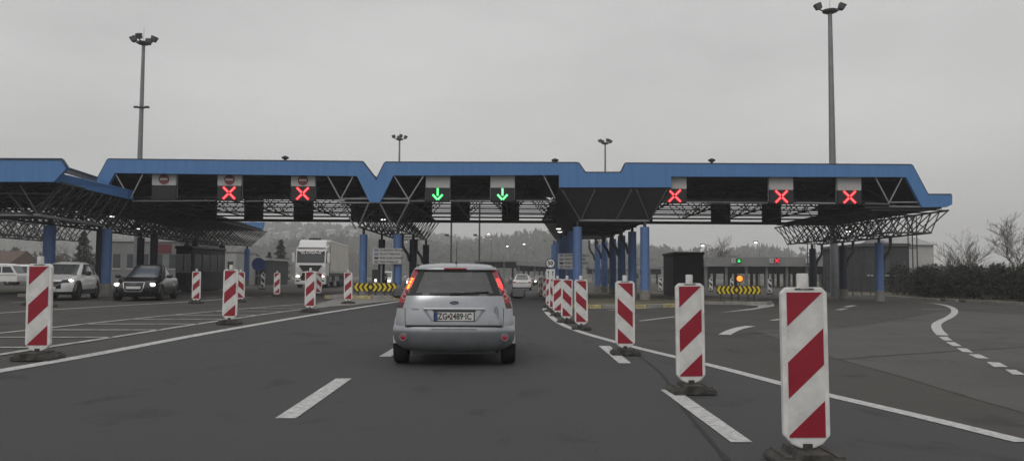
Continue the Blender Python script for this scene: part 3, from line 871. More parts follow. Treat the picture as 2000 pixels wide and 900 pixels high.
# roof ventilators
for px, py, lab in ((557, 315, 'small roof ventilator above the left bay'), (1084, 320, 'small roof ventilator above the green arrow bay'), (1390, 320, 'small roof ventilator above the right bay')):
    p = P(px, py, YF + 2)
    t = empty('roof_ventilator', tuple(p), 0, lab, 'ventilator', 'ventilators on the roof')
    mb = MB(); mb.lathe([(0.07, -0.3), (0.07, 0.12)], 10); mb.build('pipe', 'steel_dark', t)
    mb = MB(); mb.lathe([(0.05, 0.1), (0.16, 0.12), (0.19, 0.2), (0.05, 0.27)], 12); mb.build('cap', 'steel_dark', t)

# ------------------------------------------------------------------ striped beacons
def clip_band(a, b, k, flip):
    """part of the unit square (u right, v down) with a <= v + k*u <= b"""
    poly = [(0, 0), (1, 0), (1, 1), (0, 1)]
    def cl(poly, f):
        o = []
        for i in range(len(poly)):
            p, q = poly[i], poly[(i + 1) % len(poly)]
            fp, fq = f(p), f(q)
            if fp >= 0: o.append(p)
            if fp * fq < 0:
                t = fp / (fp - fq); o.append((p[0] + (q[0] - p[0]) * t, p[1] + (q[1] - p[1]) * t))
        return o
    poly = cl(poly, lambda p: p[1] + k * p[0] - a)
    poly = cl(poly, lambda p: b - p[1] - k * p[0])
    if flip: poly = [(1 - u, v) for u, v in poly]
    return poly
def beacon_proto(flip, colour):
    t = empty('beacon')
    H0, H1, W = 0.105, 1.105, 0.148
    c = 0.035
    out = [(-W + c, H1), (W - c, H1), (W, H1 - c), (W, H0 + 0.07), (W - 0.05, H0 + 0.015), (0.04, H0 - 0.01), (-0.04, H0 - 0.01), (-W + 0.05, H0 + 0.015), (-W, H0 + 0.07), (-W, H1 - c)]
    mb = MB(); mb.prism(out, 'Y', -0.024, 0.024); mb.build('panel', 'board_frame', t, bevel=0.010)
    fw, fz0, fz1 = 0.118, H0 + 0.055, H1 - 0.028
    mb = MB(); mb.box(-fw, fw, -0.027, 0.027, fz0, fz1); face = mb.build('face_sheet', 'board_white', t)
    for a, b in ((-0.02, 0.235), (0.485, 0.735), (0.985, 1.25)):
        pl = clip_band(a, b, 0.235, flip)
        if len(pl) < 3: continue
        pp = [(-fw + 0.004 + u * (2 * fw - 0.008), fz1 - 0.004 - v * (fz1 - fz0 - 0.008)) for u, v in pl]
        mb = MB(); mb.prism(pp, 'Y', -0.030, 0.030); mb.build('stripe', colour, face)
    mb = MB(); mb.lathe([(0.036, H1 - 0.01), (0.036, H1 + 0.075), (0.032, H1 + 0.088)], 14); mb.build('peg', 'board_frame', t, smooth=True)
    mb = MB(); mb.box(-0.06, 0.06, -0.028, 0.028, H1 - 0.016, H1 - 0.006); mb.build('handle_slot', 'plastic_grey', t)
    mb = MB()
    prof = [(-0.215, 0.0), (0.215, 0.0), (0.215, 0.03), (0.195, 0.055), (0.10, 0.055), (0.085, 0.09), (-0.085, 0.09), (-0.10, 0.055), (-0.195, 0.055), (-0.215, 0.03)]
    mb.prism(prof, 'Y', -0.19, 0.19)
    bs = mb.build('foot', 'rubber', t, bevel=0.004)
    for s in (-1, 1):
        mb = MB(); mb.prism([(s * 0.13, 0.054), (s * 0.185, 0.054), (s * 0.178, 0.072), (s * 0.137, 0.072)], 'Y', -0.16, 0.16); mb.build('grip', 'rubber', bs)
    mb = MB(); mb.box(-0.03, 0.03, -0.03, 0.03, 0.06, H0 + 0.02); mb.build('socket', 'rubber', t)
    return t
PROTO = {}
def beacon(xc, ytop, ybot, flip, label, colour='board_red', yaw=0.0, Y=None, group='striped beacons along the lane'):
    Y = Y or 1.04 * F / (ybot - ytop)
    X = (xc - 1000) * Y / F
    key = (flip, colour)
    if key not in PROTO:
        PROTO[key] = beacon_proto(flip, colour); o = PROTO[key]
    else:
        o = copy_tree(PROTO[key])
    o.location = (X, Y, G(X) + 0.012)
    o.rotation_euler = (rnd.uniform(-0.012, 0.012), rnd.uniform(-0.012, 0.012), yaw + rnd.uniform(-.05, .05))
    o.scale = (1.04, 1.04, 1.04)
    tag(o, label, 'beacon', group)
    return o
beacon(1570, 565, 870, False, 'largest red and white striped beacon, nearest at the lower right', yaw=R(-2))
beacon(1348, 547, 737, False, 'second nearest red and white beacon on the right, stripes rising to the right', yaw=R(2))
beacon(1221, 543, 671, True, 'third red and white beacon on the right, stripes falling to the right')
beacon(1136, 543, 630, True, 'fourth red and white beacon on the right, just left of the concrete column base')
beacon(1107, 540, 616, True, 'red and white beacon with stripes falling right, rightmost in the overlapping cluster', yaw=R(14))
beacon(1090, 545, 610, False, 'red and white beacon with stripes rising right, half covered in the cluster', yaw=R(-10))
beacon(1079, 546, 604, True, 'narrow red and white beacon turned sideways in the cluster left of its neighbours', yaw=R(38))
beacon(1073, 548, 600, False, 'leftmost red and white beacon of the cluster by the right kerb', yaw=R(-40))
beacon(83, 515, 682, False, 'large red and white beacon at the left edge in front of the white car')
beacon(97, 0, 0, False, 'red and white beacon hidden behind the large left one, only its foot showing', Y=25.5)
beacon(64, 0, 0, True, 'red and white beacon peeping out left of the large left beacon', Y=26.5)
beacon(386, 527, 583, False, 'small red and white beacon right of the dark saloon')
beacon(452, 527, 623, False, 'red and white beacon standing in the hatched area, second from left')
beacon(472, 527, 580, True, 'red and white beacon with falling stripes just behind the hatched area beacon', yaw=R(10))
beacon(543, 531, 573, False, 'small distant red and white beacon left of the lorry')
beacon(608, 533, 604, False, 'red and white beacon in front of the lorry cab')
beacon(624, 533, 572, True, 'dull red and white beacon half hidden behind the one before the lorry', yaw=R(15))
beacon(682, 537, 592, False, 'red and white beacon in front of the lorry trailer, beside the arrow board')
beacon(515, 533, 561, True, 'distant black and white beacon left of the lorry', colour='black')
beacon(1290, 547, 571, True, 'tiny black and white beacon left of the black kiosk', colour='black')
beacon(1388, 545, 568, True, 'tiny black and white beacon just right of the black kiosk', colour='black')
beacon(1429, 545, 568, True, 'tiny black and white beacon behind the right arrow board', colour='black')
beacon(1503, 545, 572, True, 'tiny black and white beacon right of the amber lamp', colour='black')
beacon(753, 540, 575, False, 'black and white beacon behind the left arrow board', colour='black', Y=49)
for i, (px, Y) in enumerate(((1066, 44), (1061, 50), (1056, 57))):
    beacon(px, 0, 0, bool(i % 2), ('far red and white beacon by the kerb, nearest of three', 'far red and white beacon by the kerb, middle of three', 'far red and white beacon by the kerb, farthest of three')[i], Y=Y)

# ------------------------------------------------------------------ arrow boards
def arrow_board(xc, yc, Y, W, label, amber, nl=4, nr=4):
    c = P(xc, yc, Y); zg = G(c.x) + 0.15
    t = empty('arrow_board', (c.x, Y, zg), 0, label, 'arrow board', 'yellow arrow boards on the islands')
    zc = c.z - zg; h = 0.19
    mb = MB(); mb.box(-W / 2, W / 2, 0, 0.04, zc - h, zc + h); mb.build('panel', 'black', t, bevel=0.006)
    st = W / (nl + nr + 0.9)
    xd = -W / 2 + st * (nl + 0.45)                      # place of the diamond
    for s, n in ((-1, nl), (1, nr)):
        for k in range(n):
            x0 = s * (st * 0.42 + k * st); x1 = x0 + s * st * 0.5; tip = s * st * 0.5
            lim = (W / 2 - xd if s > 0 else W / 2 + xd) - 0.01
            if abs(x1 + tip) > lim: tip = s * max(0.02, lim - abs(x1))
            pl = [(xd + x0, zc + h * .94), (xd + x1, zc + h * .94), (xd + x1 + tip, zc), (xd + x1, zc - h * .94), (xd + x0, zc - h * .94), (xd + x0 + tip, zc)]
            mb = MB(); mb.prism(pl, 'Y', -0.008, 0.0); mb.build('chevron', 'yellow', t)
    mb = MB(); mb.prism([(xd, zc + h * .6), (xd + st * .4, zc), (xd, zc - h * .6), (xd - st * .4, zc)], 'Y', -0.008, 0); mb.build('diamond', 'yellow', t)
    for x in (-W * 0.4, -W * 0.15, 0.0, W * 0.22, W * 0.36):
        mb = MB(); mb.box(x - 0.03, x + 0.03, 0.045, 0.1, -0.03, zc + 0.1); mb.build('leg', 'steel_dark', t)
    if amber:
        mb = MB(); mb.bar((0.05, 0.07, zc + h), (0.05, 0.07, zc + h + 0.3), 0.025, 6); mb.build('lamp_post', 'steel_dark', t)
        m = Matrix.Translation((0.05, 0.06, zc + h + 0.34)) @ Matrix.Rotation(math.pi / 2, 4, 'X')
        mb = MB(); mb.lathe([(0.17, -0.06), (0.19, 0.0), (0.17, 0.05)], 20, m); lh = mb.build('lamp_housing', 'plastic_black', t)
        mb = MB(); mb.lathe([(0.14, 0.05), (0.13, 0.09), (0.05, 0.11)], 20, m); mb.build('lamp_lens', 'lamp_amber', lh)
    else:
        mb = MB(); mb.box(-0.17, 0.17, 0.05, 0.2, zc + h + 0.05, zc + h + 0.62); lh = mb.build('lamp_housing', 'plastic_black', t, bevel=0.02)
        mb = MB(); mb.lathe([(0.06, 0), (0.05, 0.03)], 12, Matrix.Translation((0, 0.05, zc + h + 0.12)) @ Matrix.Rotation(math.pi / 2, 4, 'X')); mb.build('lamp_lens', 'lamp_white', lh)
    return t
arrow_board(733, 560.5, 37.0, 1.96, 'yellow and black arrow board before the left island, beside the lorry beacon', False, 3, 5)
arrow_board(1443, 566, 37.6, 2.06, 'yellow and black arrow board with an amber lamp, on the right island', True, 4, 5)

# ------------------------------------------------------------------ information boards
def info_board(xc, yc, Y, W, H, label):
    c = P(xc, yc, Y); zg = G(c.x) + 0.14
    t = empty('information_board', (c.x, Y, zg), 0, label, 'sign', 'free passage boards on the islands')
    zc = c.z - zg
    mb = MB(); mb.box(-W / 2, W / 2, 0, 0.05, zc - H / 2, zc + H / 2); mb.build('panel', 'sign_grey', t, bevel=0.008)
    rows = ('SLOBODAN PROLAZ', 'PROST PREHOD', 'FREIE DURCHFAHRT', 'FREE PASSAGE')
    for k, s in enumerate(rows):
        z = zc + H / 2 - H * (k + 0.5) / 4
        mb = MB(); fx = -W * 0.44
        mb.box(fx, fx + W * 0.14, -0.006, 0.0, z - H * 0.07, z + H * 0.07); fl = mb.build('flag', ('plate_blue', 'emblem_blue', 'black', 'emblem_blue')[k], t)
        mb = MB(); mb.box(fx + 0.01, fx + W * 0.13, -0.009, -0.0065, z - H * 0.018, z + H * 0.018); mb.build('flag_band', ('sign_grey', 'sign_grey', 'maroon', 'sign_grey')[k], fl)
        lettering(s, H * 0.185, 'dark_text', t, at(-W * 0.26, -0.004, z), bold=0.004, align='LEFT', sx=(0.92 if len(s) > 13 else 1.0))
    for x in (-W * 0.2, W * 0.2):
        mb = MB(); mb.box(x - 0.035, x + 0.035, 0.055, 0.12, -0.03, zc + H * 0.4); mb.build('post', 'galv', t)
    return t
info_board(756, 500, 39.0, 1.40, 0.76, 'pale board with four lines of text beside the V trough columns')
info_board(1117, 510, 41.5, 1.45, 0.80, 'pale board with four lines of text half hidden by the front blue column')

# speed limit sign with arrow plate
c = P(1075, 514, 40.0); zg = 0.13
t = empty('speed_limit_sign', (c.x, 40.0, zg), 0, 'round 50 speed limit sign above an arrow plate at the island tip', 'sign')
zc = c.z - zg
m = Matrix.Translation((0, 0, zc)) @ Matrix.Rotation(math.pi / 2, 4, 'X')
mb = MB(); mb.lathe([(0.25, 0), (0.25, 0.02)], 28, m); d = mb.build('disc', 'black', t)
mb = MB(); mb.lathe([(0.205, 0.021), (0.205, 0.025)], 28, m); mb.build('disc_face', 'white_paint', d)
lettering('50', 0.27, 'dark_text', t, at(0, -0.03, zc), bold=0.012, name='numerals')
mb = MB(); mb.box(-0.21, 0.23, 0, 0.02, zc - 0.83, zc - 0.29); pl = mb.build('arrow_plate', 'white_paint', t)
for x in (-0.1, 0.12):
    mb = MB(); mb.prism([(x - .015, zc - .70), (x + .015, zc - .70), (x + .015, zc - .45), (x + .05, zc - .45), (x, zc - .36), (x - .05, zc - .45), (x - .015, zc - .45)], 'Y', -0.006, 0); mb.build('arrow', 'dark_text', pl)
mb = MB(); mb.bar((0, 0.05, -0.02), (0, 0.05, zc + 0.2), 0.03, 8); mb.build('post', 'galv', t)

# ------------------------------------------------------------------ vehicles
def lerp(a, b, t): return a + (b - a) * t
class Car:
    """body as a stack of plan outlines; every cell of the skin is given to a named part"""
    SS = [0, .03, .07, .12, .2, .28, .36, .44, .485, .515, .58, .66, .74, .82, .89, .94, .97, 1]
    def __init__(s, rows, tr, tf, ycowl):
        s.rows = rows; s.tr = tr; s.tf = tf; s.yc = ycowl
    def loop(s, r):
        z, w, yr, yf, dr, df, drop, rw, fw = r
        out = []
        def zz(y):
            if drop and y > s.yc: return z - drop * ((y - s.yc) / max(0.1, yf - s.yc)) ** 1.6
            return z
        def sx(q): return w * (1 - (1 - rw) * max(0, 1 - q * 2) ** 4 - (1 - fw) * max(0, q * 2 - 1) ** 4)
        for q in s.SS:
            y = lerp(yr + dr, yf - df, q)
            out.append((sx(q), y, zz(y), 'right', q))
        for tq in reversed(s.tf):
            if abs(tq) >= 1: continue
            y = yf - df * abs(tq) ** 4
            out.append((w * fw * tq, y, zz(y), 'front', tq))
        for q in reversed(s.SS):
            y = lerp(yr + dr, yf - df, q)
            out.append((-sx(q), y, zz(y), 'left', q))
        for tq in s.tr:
            if abs(tq) >= 1: continue
            out.append((w * rw * tq, yr + dr * abs(tq) ** 4, z, 'rear', tq))
        return out
    def build(s, tagf, mats, parent, subnames=None):
        loops = [s.loop(r) for r in s.rows]
        n = len(loops[0])
        parts = {}
        for i in range(len(loops) - 1):
            for k in range(n):
                a = loops[i][k]; b = loops[i][(k + 1) % n]
                if a[3] == b[3]: seg = a[3]; q = (a[4] + b[4]) / 2
                elif 'front' in (a[3], b[3]):
                    seg = 'front'; f = a if a[3] == 'front' else b
                    q = (f[4] + math.copysign(1, f[4])) / 2
                else:
                    seg = 'rear'; f = a if a[3] == 'rear' else b
                    q = (f[4] + math.copysign(1, f[4])) / 2
                zm = (s.rows[i][0] + s.rows[i + 1][0]) / 2
                nm = tagf(i, zm, seg, q)
                if nm is None: continue
                parts.setdefault(nm, MB()).add([loops[i][k][:3], loops[i][(k + 1) % n][:3], loops[i + 1][(k + 1) % n][:3], loops[i + 1][k][:3]], [(0, 1, 2, 3)])
        parts.setdefault('body', MB()).add([p[:3] for p in loops[-1]], [tuple(range(n))])
        parts['body'].add([p[:3] for p in loops[0]], [tuple(reversed(range(n)))])
        res = {}
        for nm, mb in parts.items():
            o = mb.build(nm.split('|')[0], mats[nm.split('|')[0] if nm not in mats else nm], parent)
            bm = bmesh.new(); bm.from_mesh(o.data)
            bmesh.ops.remove_doubles(bm, verts=bm.verts, dist=0.0008)
            bmesh.ops.recalc_face_normals(bm, faces=bm.faces)
            bm.to_mesh(o.data); bm.free()
            for p in o.data.polygons: p.use_smooth = True
            o.data.set_sharp_from_angle(angle=R(32))
            res[nm] = o
        return res
    def rear_y(s, x, z):
        R_ = s.rows
        for i in range(len(R_) - 1):
            if R_[i][0] <= z <= R_[i + 1][0]:
                f = (z - R_[i][0]) / max(1e-5, R_[i + 1][0] - R_[i][0])
                v = [lerp(R_[i][k], R_[i + 1][k], f) for k in range(9)]
                return v[2] + v[4] * min(1, abs(x) / (v[1] * v[7])) ** 4
        return 0
def wheel(parent, x, y, r, wd, side, rim_mat='alloy', well=None, wellm='plastic_black', spokes=5):
    m = Matrix.Translation((x, y, r)) @ Matrix.Rotation(side * math.pi / 2, 4, 'Y')
    mb = MB(); mb.lathe([(r * 0.64, -wd), (r * 0.95, -wd), (r, -wd + 0.03), (r, -0.03), (r * 0.95, 0), (r * 0.64, 0), (r * 0.62, -0.03)], 28, m, cap=False)
    t = mb.build('wheel', 'tyre', parent, smooth=True)
    mb = MB(); mb.lathe([(r * 0.64, -0.012), (r * 0.6, -0.05), (r * 0.12, -0.05)], 28, m); mb.build('rim_dish', 'plastic_black', t, smooth=True)
    mb = MB()
    for k in range(spokes):
        a = 2 * math.pi * k / spokes
        mm = m @ Matrix.Rotation(a, 4, 'Z')
        mb.box(0.0, r * 0.63, -r * 0.09, r * 0.09, -0.045, -0.018, mm)
    mb.lathe([(r * 0.16, -0.05), (r * 0.16, -0.01)], 12, m)
    mb.build('rim', rim_mat, t)
    if well:
        pl = [(y + well * math.cos(math.pi * k / 20), r + well * math.sin(math.pi * k / 20)) for k in range(21)]
        mb = MB(); mb.prism(pl, 'X', *sorted((side * (abs(x) - .5), side * (abs(x) - .008)))); mb.build('wheel_arch', wellm, parent, smooth=True)
    return t
def mirror(parent, x, y, z, side, matn, sz=1.0):
    mb = MB()
    m = Matrix.Translation((x, y, z)) @ Matrix.Diagonal((0.125 * sz, 0.075 * sz, 0.085 * sz, 1))
    prof = [(math.sin(math.pi * k / 8) if 0 < k < 8 else 0.05, -math.cos(math.pi * k / 8)) for k in range(9)]
    mb.lathe([(abs(a) ** 0.6, b) for a, b in prof], 14, m); o = mb.build('mirror', matn, parent, smooth='all')
    mb = MB(); mb.prism([(x - .085 * sz, z - .045 * sz), (x + .085 * sz, z - .045 * sz), (x + .095 * sz, z + .03 * sz), (x + .06 * sz, z + .055 * sz), (x - .07 * sz, z + .055 * sz)], 'Y', y - .078 * sz, y - .06 * sz); mb.build('mirror_glass', 'mirror_face', o)
    mb = MB(); mb.box(x - side * 0.16 - 0.07, x - side * 0.16 + 0.07, y - 0.03, y + 0.03, z - 0.06, z - 0.02); mb.build('mirror_arm', 'plastic_black', o)
    return o

# --- silver hatchback straight ahead
ford = empty('hatchback', (-0.765, 10.75, 0.012), R(2.2), 'silver hatchback with red tail lamps lit, driving straight ahead in our lane', 'car')
def r_(z, w, yr, yf, dr=.14, df=.4, drop=0, rw=.93, fw=.86): return (z, w, yr, yf, dr, df, drop, rw, fw)
FR = [r_(.20, .65, .18, 3.78), r_(.235, .715, .11, 3.84), r_(.29, .785, .055, 3.88), r_(.36, .826, .02, 3.90), r_(.455, .842, .0, 3.91), r_(.50, .842, .0, 3.91), r_(.53, .838, .008, 3.91), r_(.545, .832, .03, 3.9),
      r_(.552, .828, .075, 3.89), r_(.62, .828, .078, 3.88, drop=.03), r_(.70, .826, .088, 3.86, drop=.05), r_(.775, .818, .098, 3.84, drop=.08), r_(.85, .806, .108, 3.8, drop=.12), r_(.925, .785, .12, 3.7, .14, .45, .2),
      r_(.945, .765, .128, 2.75, .13, .25), r_(1.0, .742, .155, 2.62, .13, .25), r_(1.06, .715, .19, 2.48, .13, .24), r_(1.12, .688, .228, 2.33, .13, .24), r_(1.18, .66, .268, 2.18, .13, .22), r_(1.24, .632, .312, 2.02, .13, .2), r_(1.29, .61, .35, 1.88, .12, .2),
      r_(1.30, .602, .325, 1.86, .10, .2), r_(1.322, .585, .335, 1.76, .10, .2), r_(1.345, .555, .39, 1.68, .10, .2), r_(1.368, .50, .52, 1.55, .12, .2), r_(1.388, .40, .68, 1.4, .12, .2), r_(1.40, .22, .85, 1.25, .1, .1)]
FR = [(q[0], q[1], q[2], q[3], q[4], q[5], q[6], (.975 if q[0] < .55 else .955 if q[0] < .8 else .94), q[8]) for q in FR]
TR = [-1, -.985, -.955, -.92, -.895, -.86, -.8, -.7, -.55, -.35, -.15, .15, .35, .55, .7, .8, .86, .895, .92, .955, .985, 1]
fc = Car(FR, TR, [-1, -.95, -.88, -.75, -.5, -.2, .2, .5, .75, .88, .95, 1], 2.7)
def ftag(i, z, seg, q):
    if seg == 'rear' and z > .775 and z < 1.29 and abs(q) > .895:
        sd = 'left' if q < 0 else 'right'
        if z < .85: return 'lamp_base|' + sd
        if 1.03 < z < 1.2 and abs(q) < .99:
            return 'brake_lamp|' + sd
        return 'tail_lamp|' + sd
    if seg in ('left', 'right') and .775 < z < 1.29 and q < .016: return 'tail_lamp|' + seg
    if .94 < z < 1.29:
        if seg == 'rear' and abs(q) < .895: return 'rear_window'
        if seg == 'front' and abs(q) < .93: return 'windscreen'
        if seg in ('left', 'right') and z > .96 and z < 1.27 and .07 < q < .93 and not .485 < q < .515: return 'side_window|' + seg
    if z < .548: return 'bumper|' + seg if seg in ('rear', 'front') else 'body'
    if seg == 'rear' and .55 < z < .945 and abs(q) < .895: return 'tailgate'
    return 'body'
fm = {'body': 'silver', 'bumper|rear': 'silver_low', 'bumper|front': 'silver_low', 'tailgate': 'silver', 'rear_window': 'car_glass', 'windscreen': 'ford_glass', 'side_window|left': 'ford_glass', 'side_window|right': 'ford_glass'}
for sd in ('left', 'right'):
    fm['tail_lamp|' + sd] = 'lens_red'; fm['lamp_base|' + sd] = 'lens_dark'; fm['brake_lamp|' + sd] = 'lamp_brake'
fp = fc.build(ftag, fm, ford)
# window rubber and frit round the rear window
def ry(x, z): return fc.rear_y(x, z)
def on_rear(x, z, off=0.004): return Vector((x, ry(x, z) - off, z))
mb = MB()
for z0, z1 in ((.945, .985), (1.262, 1.29)):
    xs = [-.66, -.5, -.25, 0, .25, .5, .66] if z0 < 1 else [-.51, -.3, 0, .3, .51]
    for a, b in zip(xs[:-1], xs[1:]): mb.add([on_rear(a, z0 + .001), on_rear(b, z0 + .001), on_rear(b, z1 - .001), on_rear(a, z1 - .001)], [(0, 1, 2, 3)])
for s in (-1, 1):
    zs = [.95, 1.0, 1.06, 1.12, 1.18, 1.24, 1.288]
    hw = [.628, .61, .588, .565, .542, .52, .50]
    for k in range(6): mb.add([on_rear(s * hw[k], zs[k]), on_rear(s * (hw[k] - .085), zs[k]), on_rear(s * (hw[k + 1] - .085), zs[k + 1]), on_rear(s * hw[k + 1], zs[k + 1])], [(0, 1, 2, 3)])
mb.build('window_border', 'plastic_black', fp['rear_window'])
# bright hot spots in the lit lamps, the two reversing rings below
for s in (-1, 1):
    lampo = fp['brake_lamp|left' if s < 0 else 'brake_lamp|right']
    mb = MB()
    for k, (x, z) in enumerate(((.592, 1.165), (.608, 1.125), (.626, 1.082), (.638, 1.05))):
        p = on_rear(s * x, z, 0.004)
        mb.lathe([(0.02, 0), (0.017, 0.008), (0.004, 0.012)], 10, Matrix.Translation(p) @ Matrix.Rotation(math.pi / 2, 4, 'X'))
    mb.build('lamp_bulb', 'lamp_brake_hot' if s < 0 else 'lamp_brake', lampo)
    for x, z in ((.66, 1.0), (.685, .935)):
        p = on_rear(s * x, z, 0.003)
        m = Matrix.Translation(p) @ Matrix.Rotation(math.pi / 2, 4, 'X')
        mb = MB(); mb.lathe([(0.026, 0), (0.026, 0.01), (0.036, 0.012), (0.038, 0)], 18, m, cap=False); rg = mb.build('lamp_ring', 'lens_pink', fp['tail_lamp|left' if s < 0 else 'tail_lamp|right'])
    x, z = .678, .395
    p = on_rear(s * x, z, 0.022)
    m = Matrix.Translation(p) @ Matrix.Rotation(math.pi / 2, 4, 'X')
    mb = MB(); mb.lathe([(0.036, -0.01), (0.038, 0.012), (0.048, 0.012), (0.056, -0.04)], 20, m, cap=False); rl = mb.build('reflector', 'silver_low', ford, smooth=True)
    mb = MB(); mb.lathe([(0.037, -0.02), (0.037, 0.002), (0.01, 0.008)], 20, m); mb.build('reflector_lens', 'lens_red', rl)
# tailgate: recess, handle strip, plate, badges, wiper, seams
zp = .695
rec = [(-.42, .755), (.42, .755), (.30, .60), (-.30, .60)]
mb = MB(); mb.add([on_rear(x, z, 0.003) for x, z in rec], [(0, 1, 2, 3)]); mb.build('plate_recess', 'silver_shade', fp['tailgate'])  # flat sheet; the shade of the recess is painted in darker silver
mb = MB(); mb.box(-.41, .41, ry(0, .77) - .022, ry(0, .77) + .01, .757, .785); mb.build('handle_strip', 'strip_bright', ford, bevel=.006)
mb = MB(); mb.box(-.29, .29, ry(0, .74) - .006, ry(0, .74) + .01, .738, .757); mb.build('strip_shadow_gap', 'plastic_black', ford)
yp = ry(0, zp - .02) - .012
mb = MB(); mb.box(-.275, .275, yp - .006, yp + .01, .605, .735); pf = mb.build('plate_frame', 'plastic_black', ford, bevel=.004)
mb = MB(); mb.box(-.26, .26, yp - .010, yp - .006, .615, .727); pp_ = mb.build('number_plate', 'plate', ford)
mb = MB(); mb.box(-.26, -.222, yp - .012, yp - .0105, .615, .727); mb.build('plate_band', 'plate_blue', pp_)
lettering('ZG', .118, 'dark_text', pp_, at(-.155, yp - .0125, .669), bold=.003, sx=.82)
lettering('2489\u00b7IC', .118, 'dark_text', pp_, at(.085, yp - .0125, .669), bold=.003, sx=.78)
mb = MB(); mb.prism([(-.088, .69), (-.058, .69), (-.058, .66), (-.073, .648), (-.088, .66)], 'Y', yp - .0125, yp - .0105); sh = mb.build('crest', 'maroon', pp_)
def oval(name, a, b, y0, y1, cz, matn, par, cx=0):
    mb = MB(); mb.prism([(cx + a * math.cos(2 * math.pi * k / 28), cz + b * math.sin(2 * math.pi * k / 28)) for k in range(28)], 'Y', y0, y1); return mb.build(name, matn, par)
ye_ = ry(0, .855) - .004
em = oval('emblem', .065, .028, ye_ - .006, ye_ + .01, .853, 'chrome', ford)
oval('emblem_face', .057, .022, ye_ - .009, ye_ - .0065, .853, 'emblem_blue', em)
lettering('Ford', .034, 'chrome', em, at(0, ye_ - .0105, .853), bold=.0006, name='emblem_script')
lettering('Fiesta', .045, 'chrome', fp['tailgate'], at(-.53, ry(.5, .765) - .008, .768), bold=.0004, name='badge')
mb = MB(); p0 = on_rear(.06, .975, .02); p1 = on_rear(.46, 1.0, .022); mb.bar(p0, p1, .011, 6); mb.bar(p0 + Vector((-.12, 0, -.005)), p0, .02, 6); mb.build('wiper', 'plastic_black', ford)
mb = MB(); mb.box(-.155, .155, ry(0, 1.315) - .018, ry(0, 1.315) + .03, 1.302, 1.324); mb.build('high_brake_lamp', 'lens_red', ford, bevel=.006)
for s in (-1, 1):
    mb = MB()
    for (xa, za), (xb, zb_) in zip([(.655, .56), (.662, .66), (.666, .77)], [(.662, .66), (.666, .77), (.655, .775)]): mb.bar(on_rear(s * xa, za, -.002), on_rear(s * xb, zb_, -.002), .006, 4)
    mb.build('tailgate_gap', 'plastic_black', fp['tailgate'])
mb = MB(); mb.box(-.655, .655, .015, .08, .5455, .5565); mb.build('tailgate_shut_line', 'plastic_black', fp['tailgate'])
mb = MB(); mb.box(-.30, .30, -.006, .02, .498, .516); mb.build('bumper_step', 'silver_low', fp['bumper|rear'])
mb = MB(); mb.box(-.56, .56, .2, .6, .16, .235); mb.build('underbody', 'plastic_black', ford)
mb = MB(); mb.bar((.12, .25, .19), (.12, .5, .19), .022, 10); mb.bar((-.35, .3, .2), (.6, .34, .2), .04, 8); mb.build('exhaust', 'steel_dark', ford)
mb = MB(); mb.bar((0.0, .78, 1.38), (0.01, .62, 1.70), .004, 5); mb.lathe([(.018, 1.38), (.012, 1.42)], 8, Matrix.Translation((0, .78, 0))); mb.build('antenna', 'plastic_black', ford)
for s in (-1, 1):
    mb = MB(); mb.path([Vector((s * .53, .5, 1.362)), Vector((s * .545, .9, 1.365)), Vector((s * .545, 1.5, 1.355))], .012, 6); mb.build('roof_trim', 'plastic_black', ford)
    wheel(ford, s * .838, .62, .30, .19, s, well=.355, wellm='silver_low'); wheel(ford, s * .838, 3.1, .30, .19, s, well=.355, wellm='silver_low')
    mirror(ford, s * .955, 2.3, .935, s, 'plastic_grey', 1.0)
    mb = MB(); m = Matrix.Translation((s * .33, 1.25, 1.02)); mb.box(-.23, .23, -.06, .06, -.5, .05, m); so = mb.build('seat', 'seat', ford, bevel=.05)
    mb = MB(); mb.box(-.12, .12, -.05, .05, .09, .27, m); mb.build('headrest', 'seat', so, bevel=.04)
    mb = MB(); mb.box(s * .36 - .12, s * .36 + .12, .62, .70, .93, 1.06); mb.build('headrest', 'seat', ford, bevel=.03)
mb = MB(); mb.box(-.62, .62, .6, .74, .45, .94); mb.build('rear_bench', 'seat', ford, bevel=.04)
mb = MB(); mb.box(-.66, .66, 2.1, 2.5, .5, .96); mb.build('dashboard', 'plastic_black', ford, bevel=.04)
mb = MB(); mb.box(-.1, .1, 1.78, 1.8, 1.18, 1.25); mb.build('inner_mirror', 'plastic_black', ford)
mb = MB(); mb.box(-.7, .7, .3, 3.4, .22, .5); mb.build('floor_pan', 'plastic_black', ford)
# dent on the right of the tailgate, its shade put into a darker silver
mb = MB(); mb.lathe([(.005, 0), (.055, .0015)], 12, Matrix.Translation(on_rear(.565, .70, .002)) @ Matrix.Rotation(math.pi / 2, 4, 'X') @ Matrix.Diagonal((.7, 1.9, 1, 1)), cap=False); mb.build('dent', 'silver_low', fp['tailgate'], smooth='all')

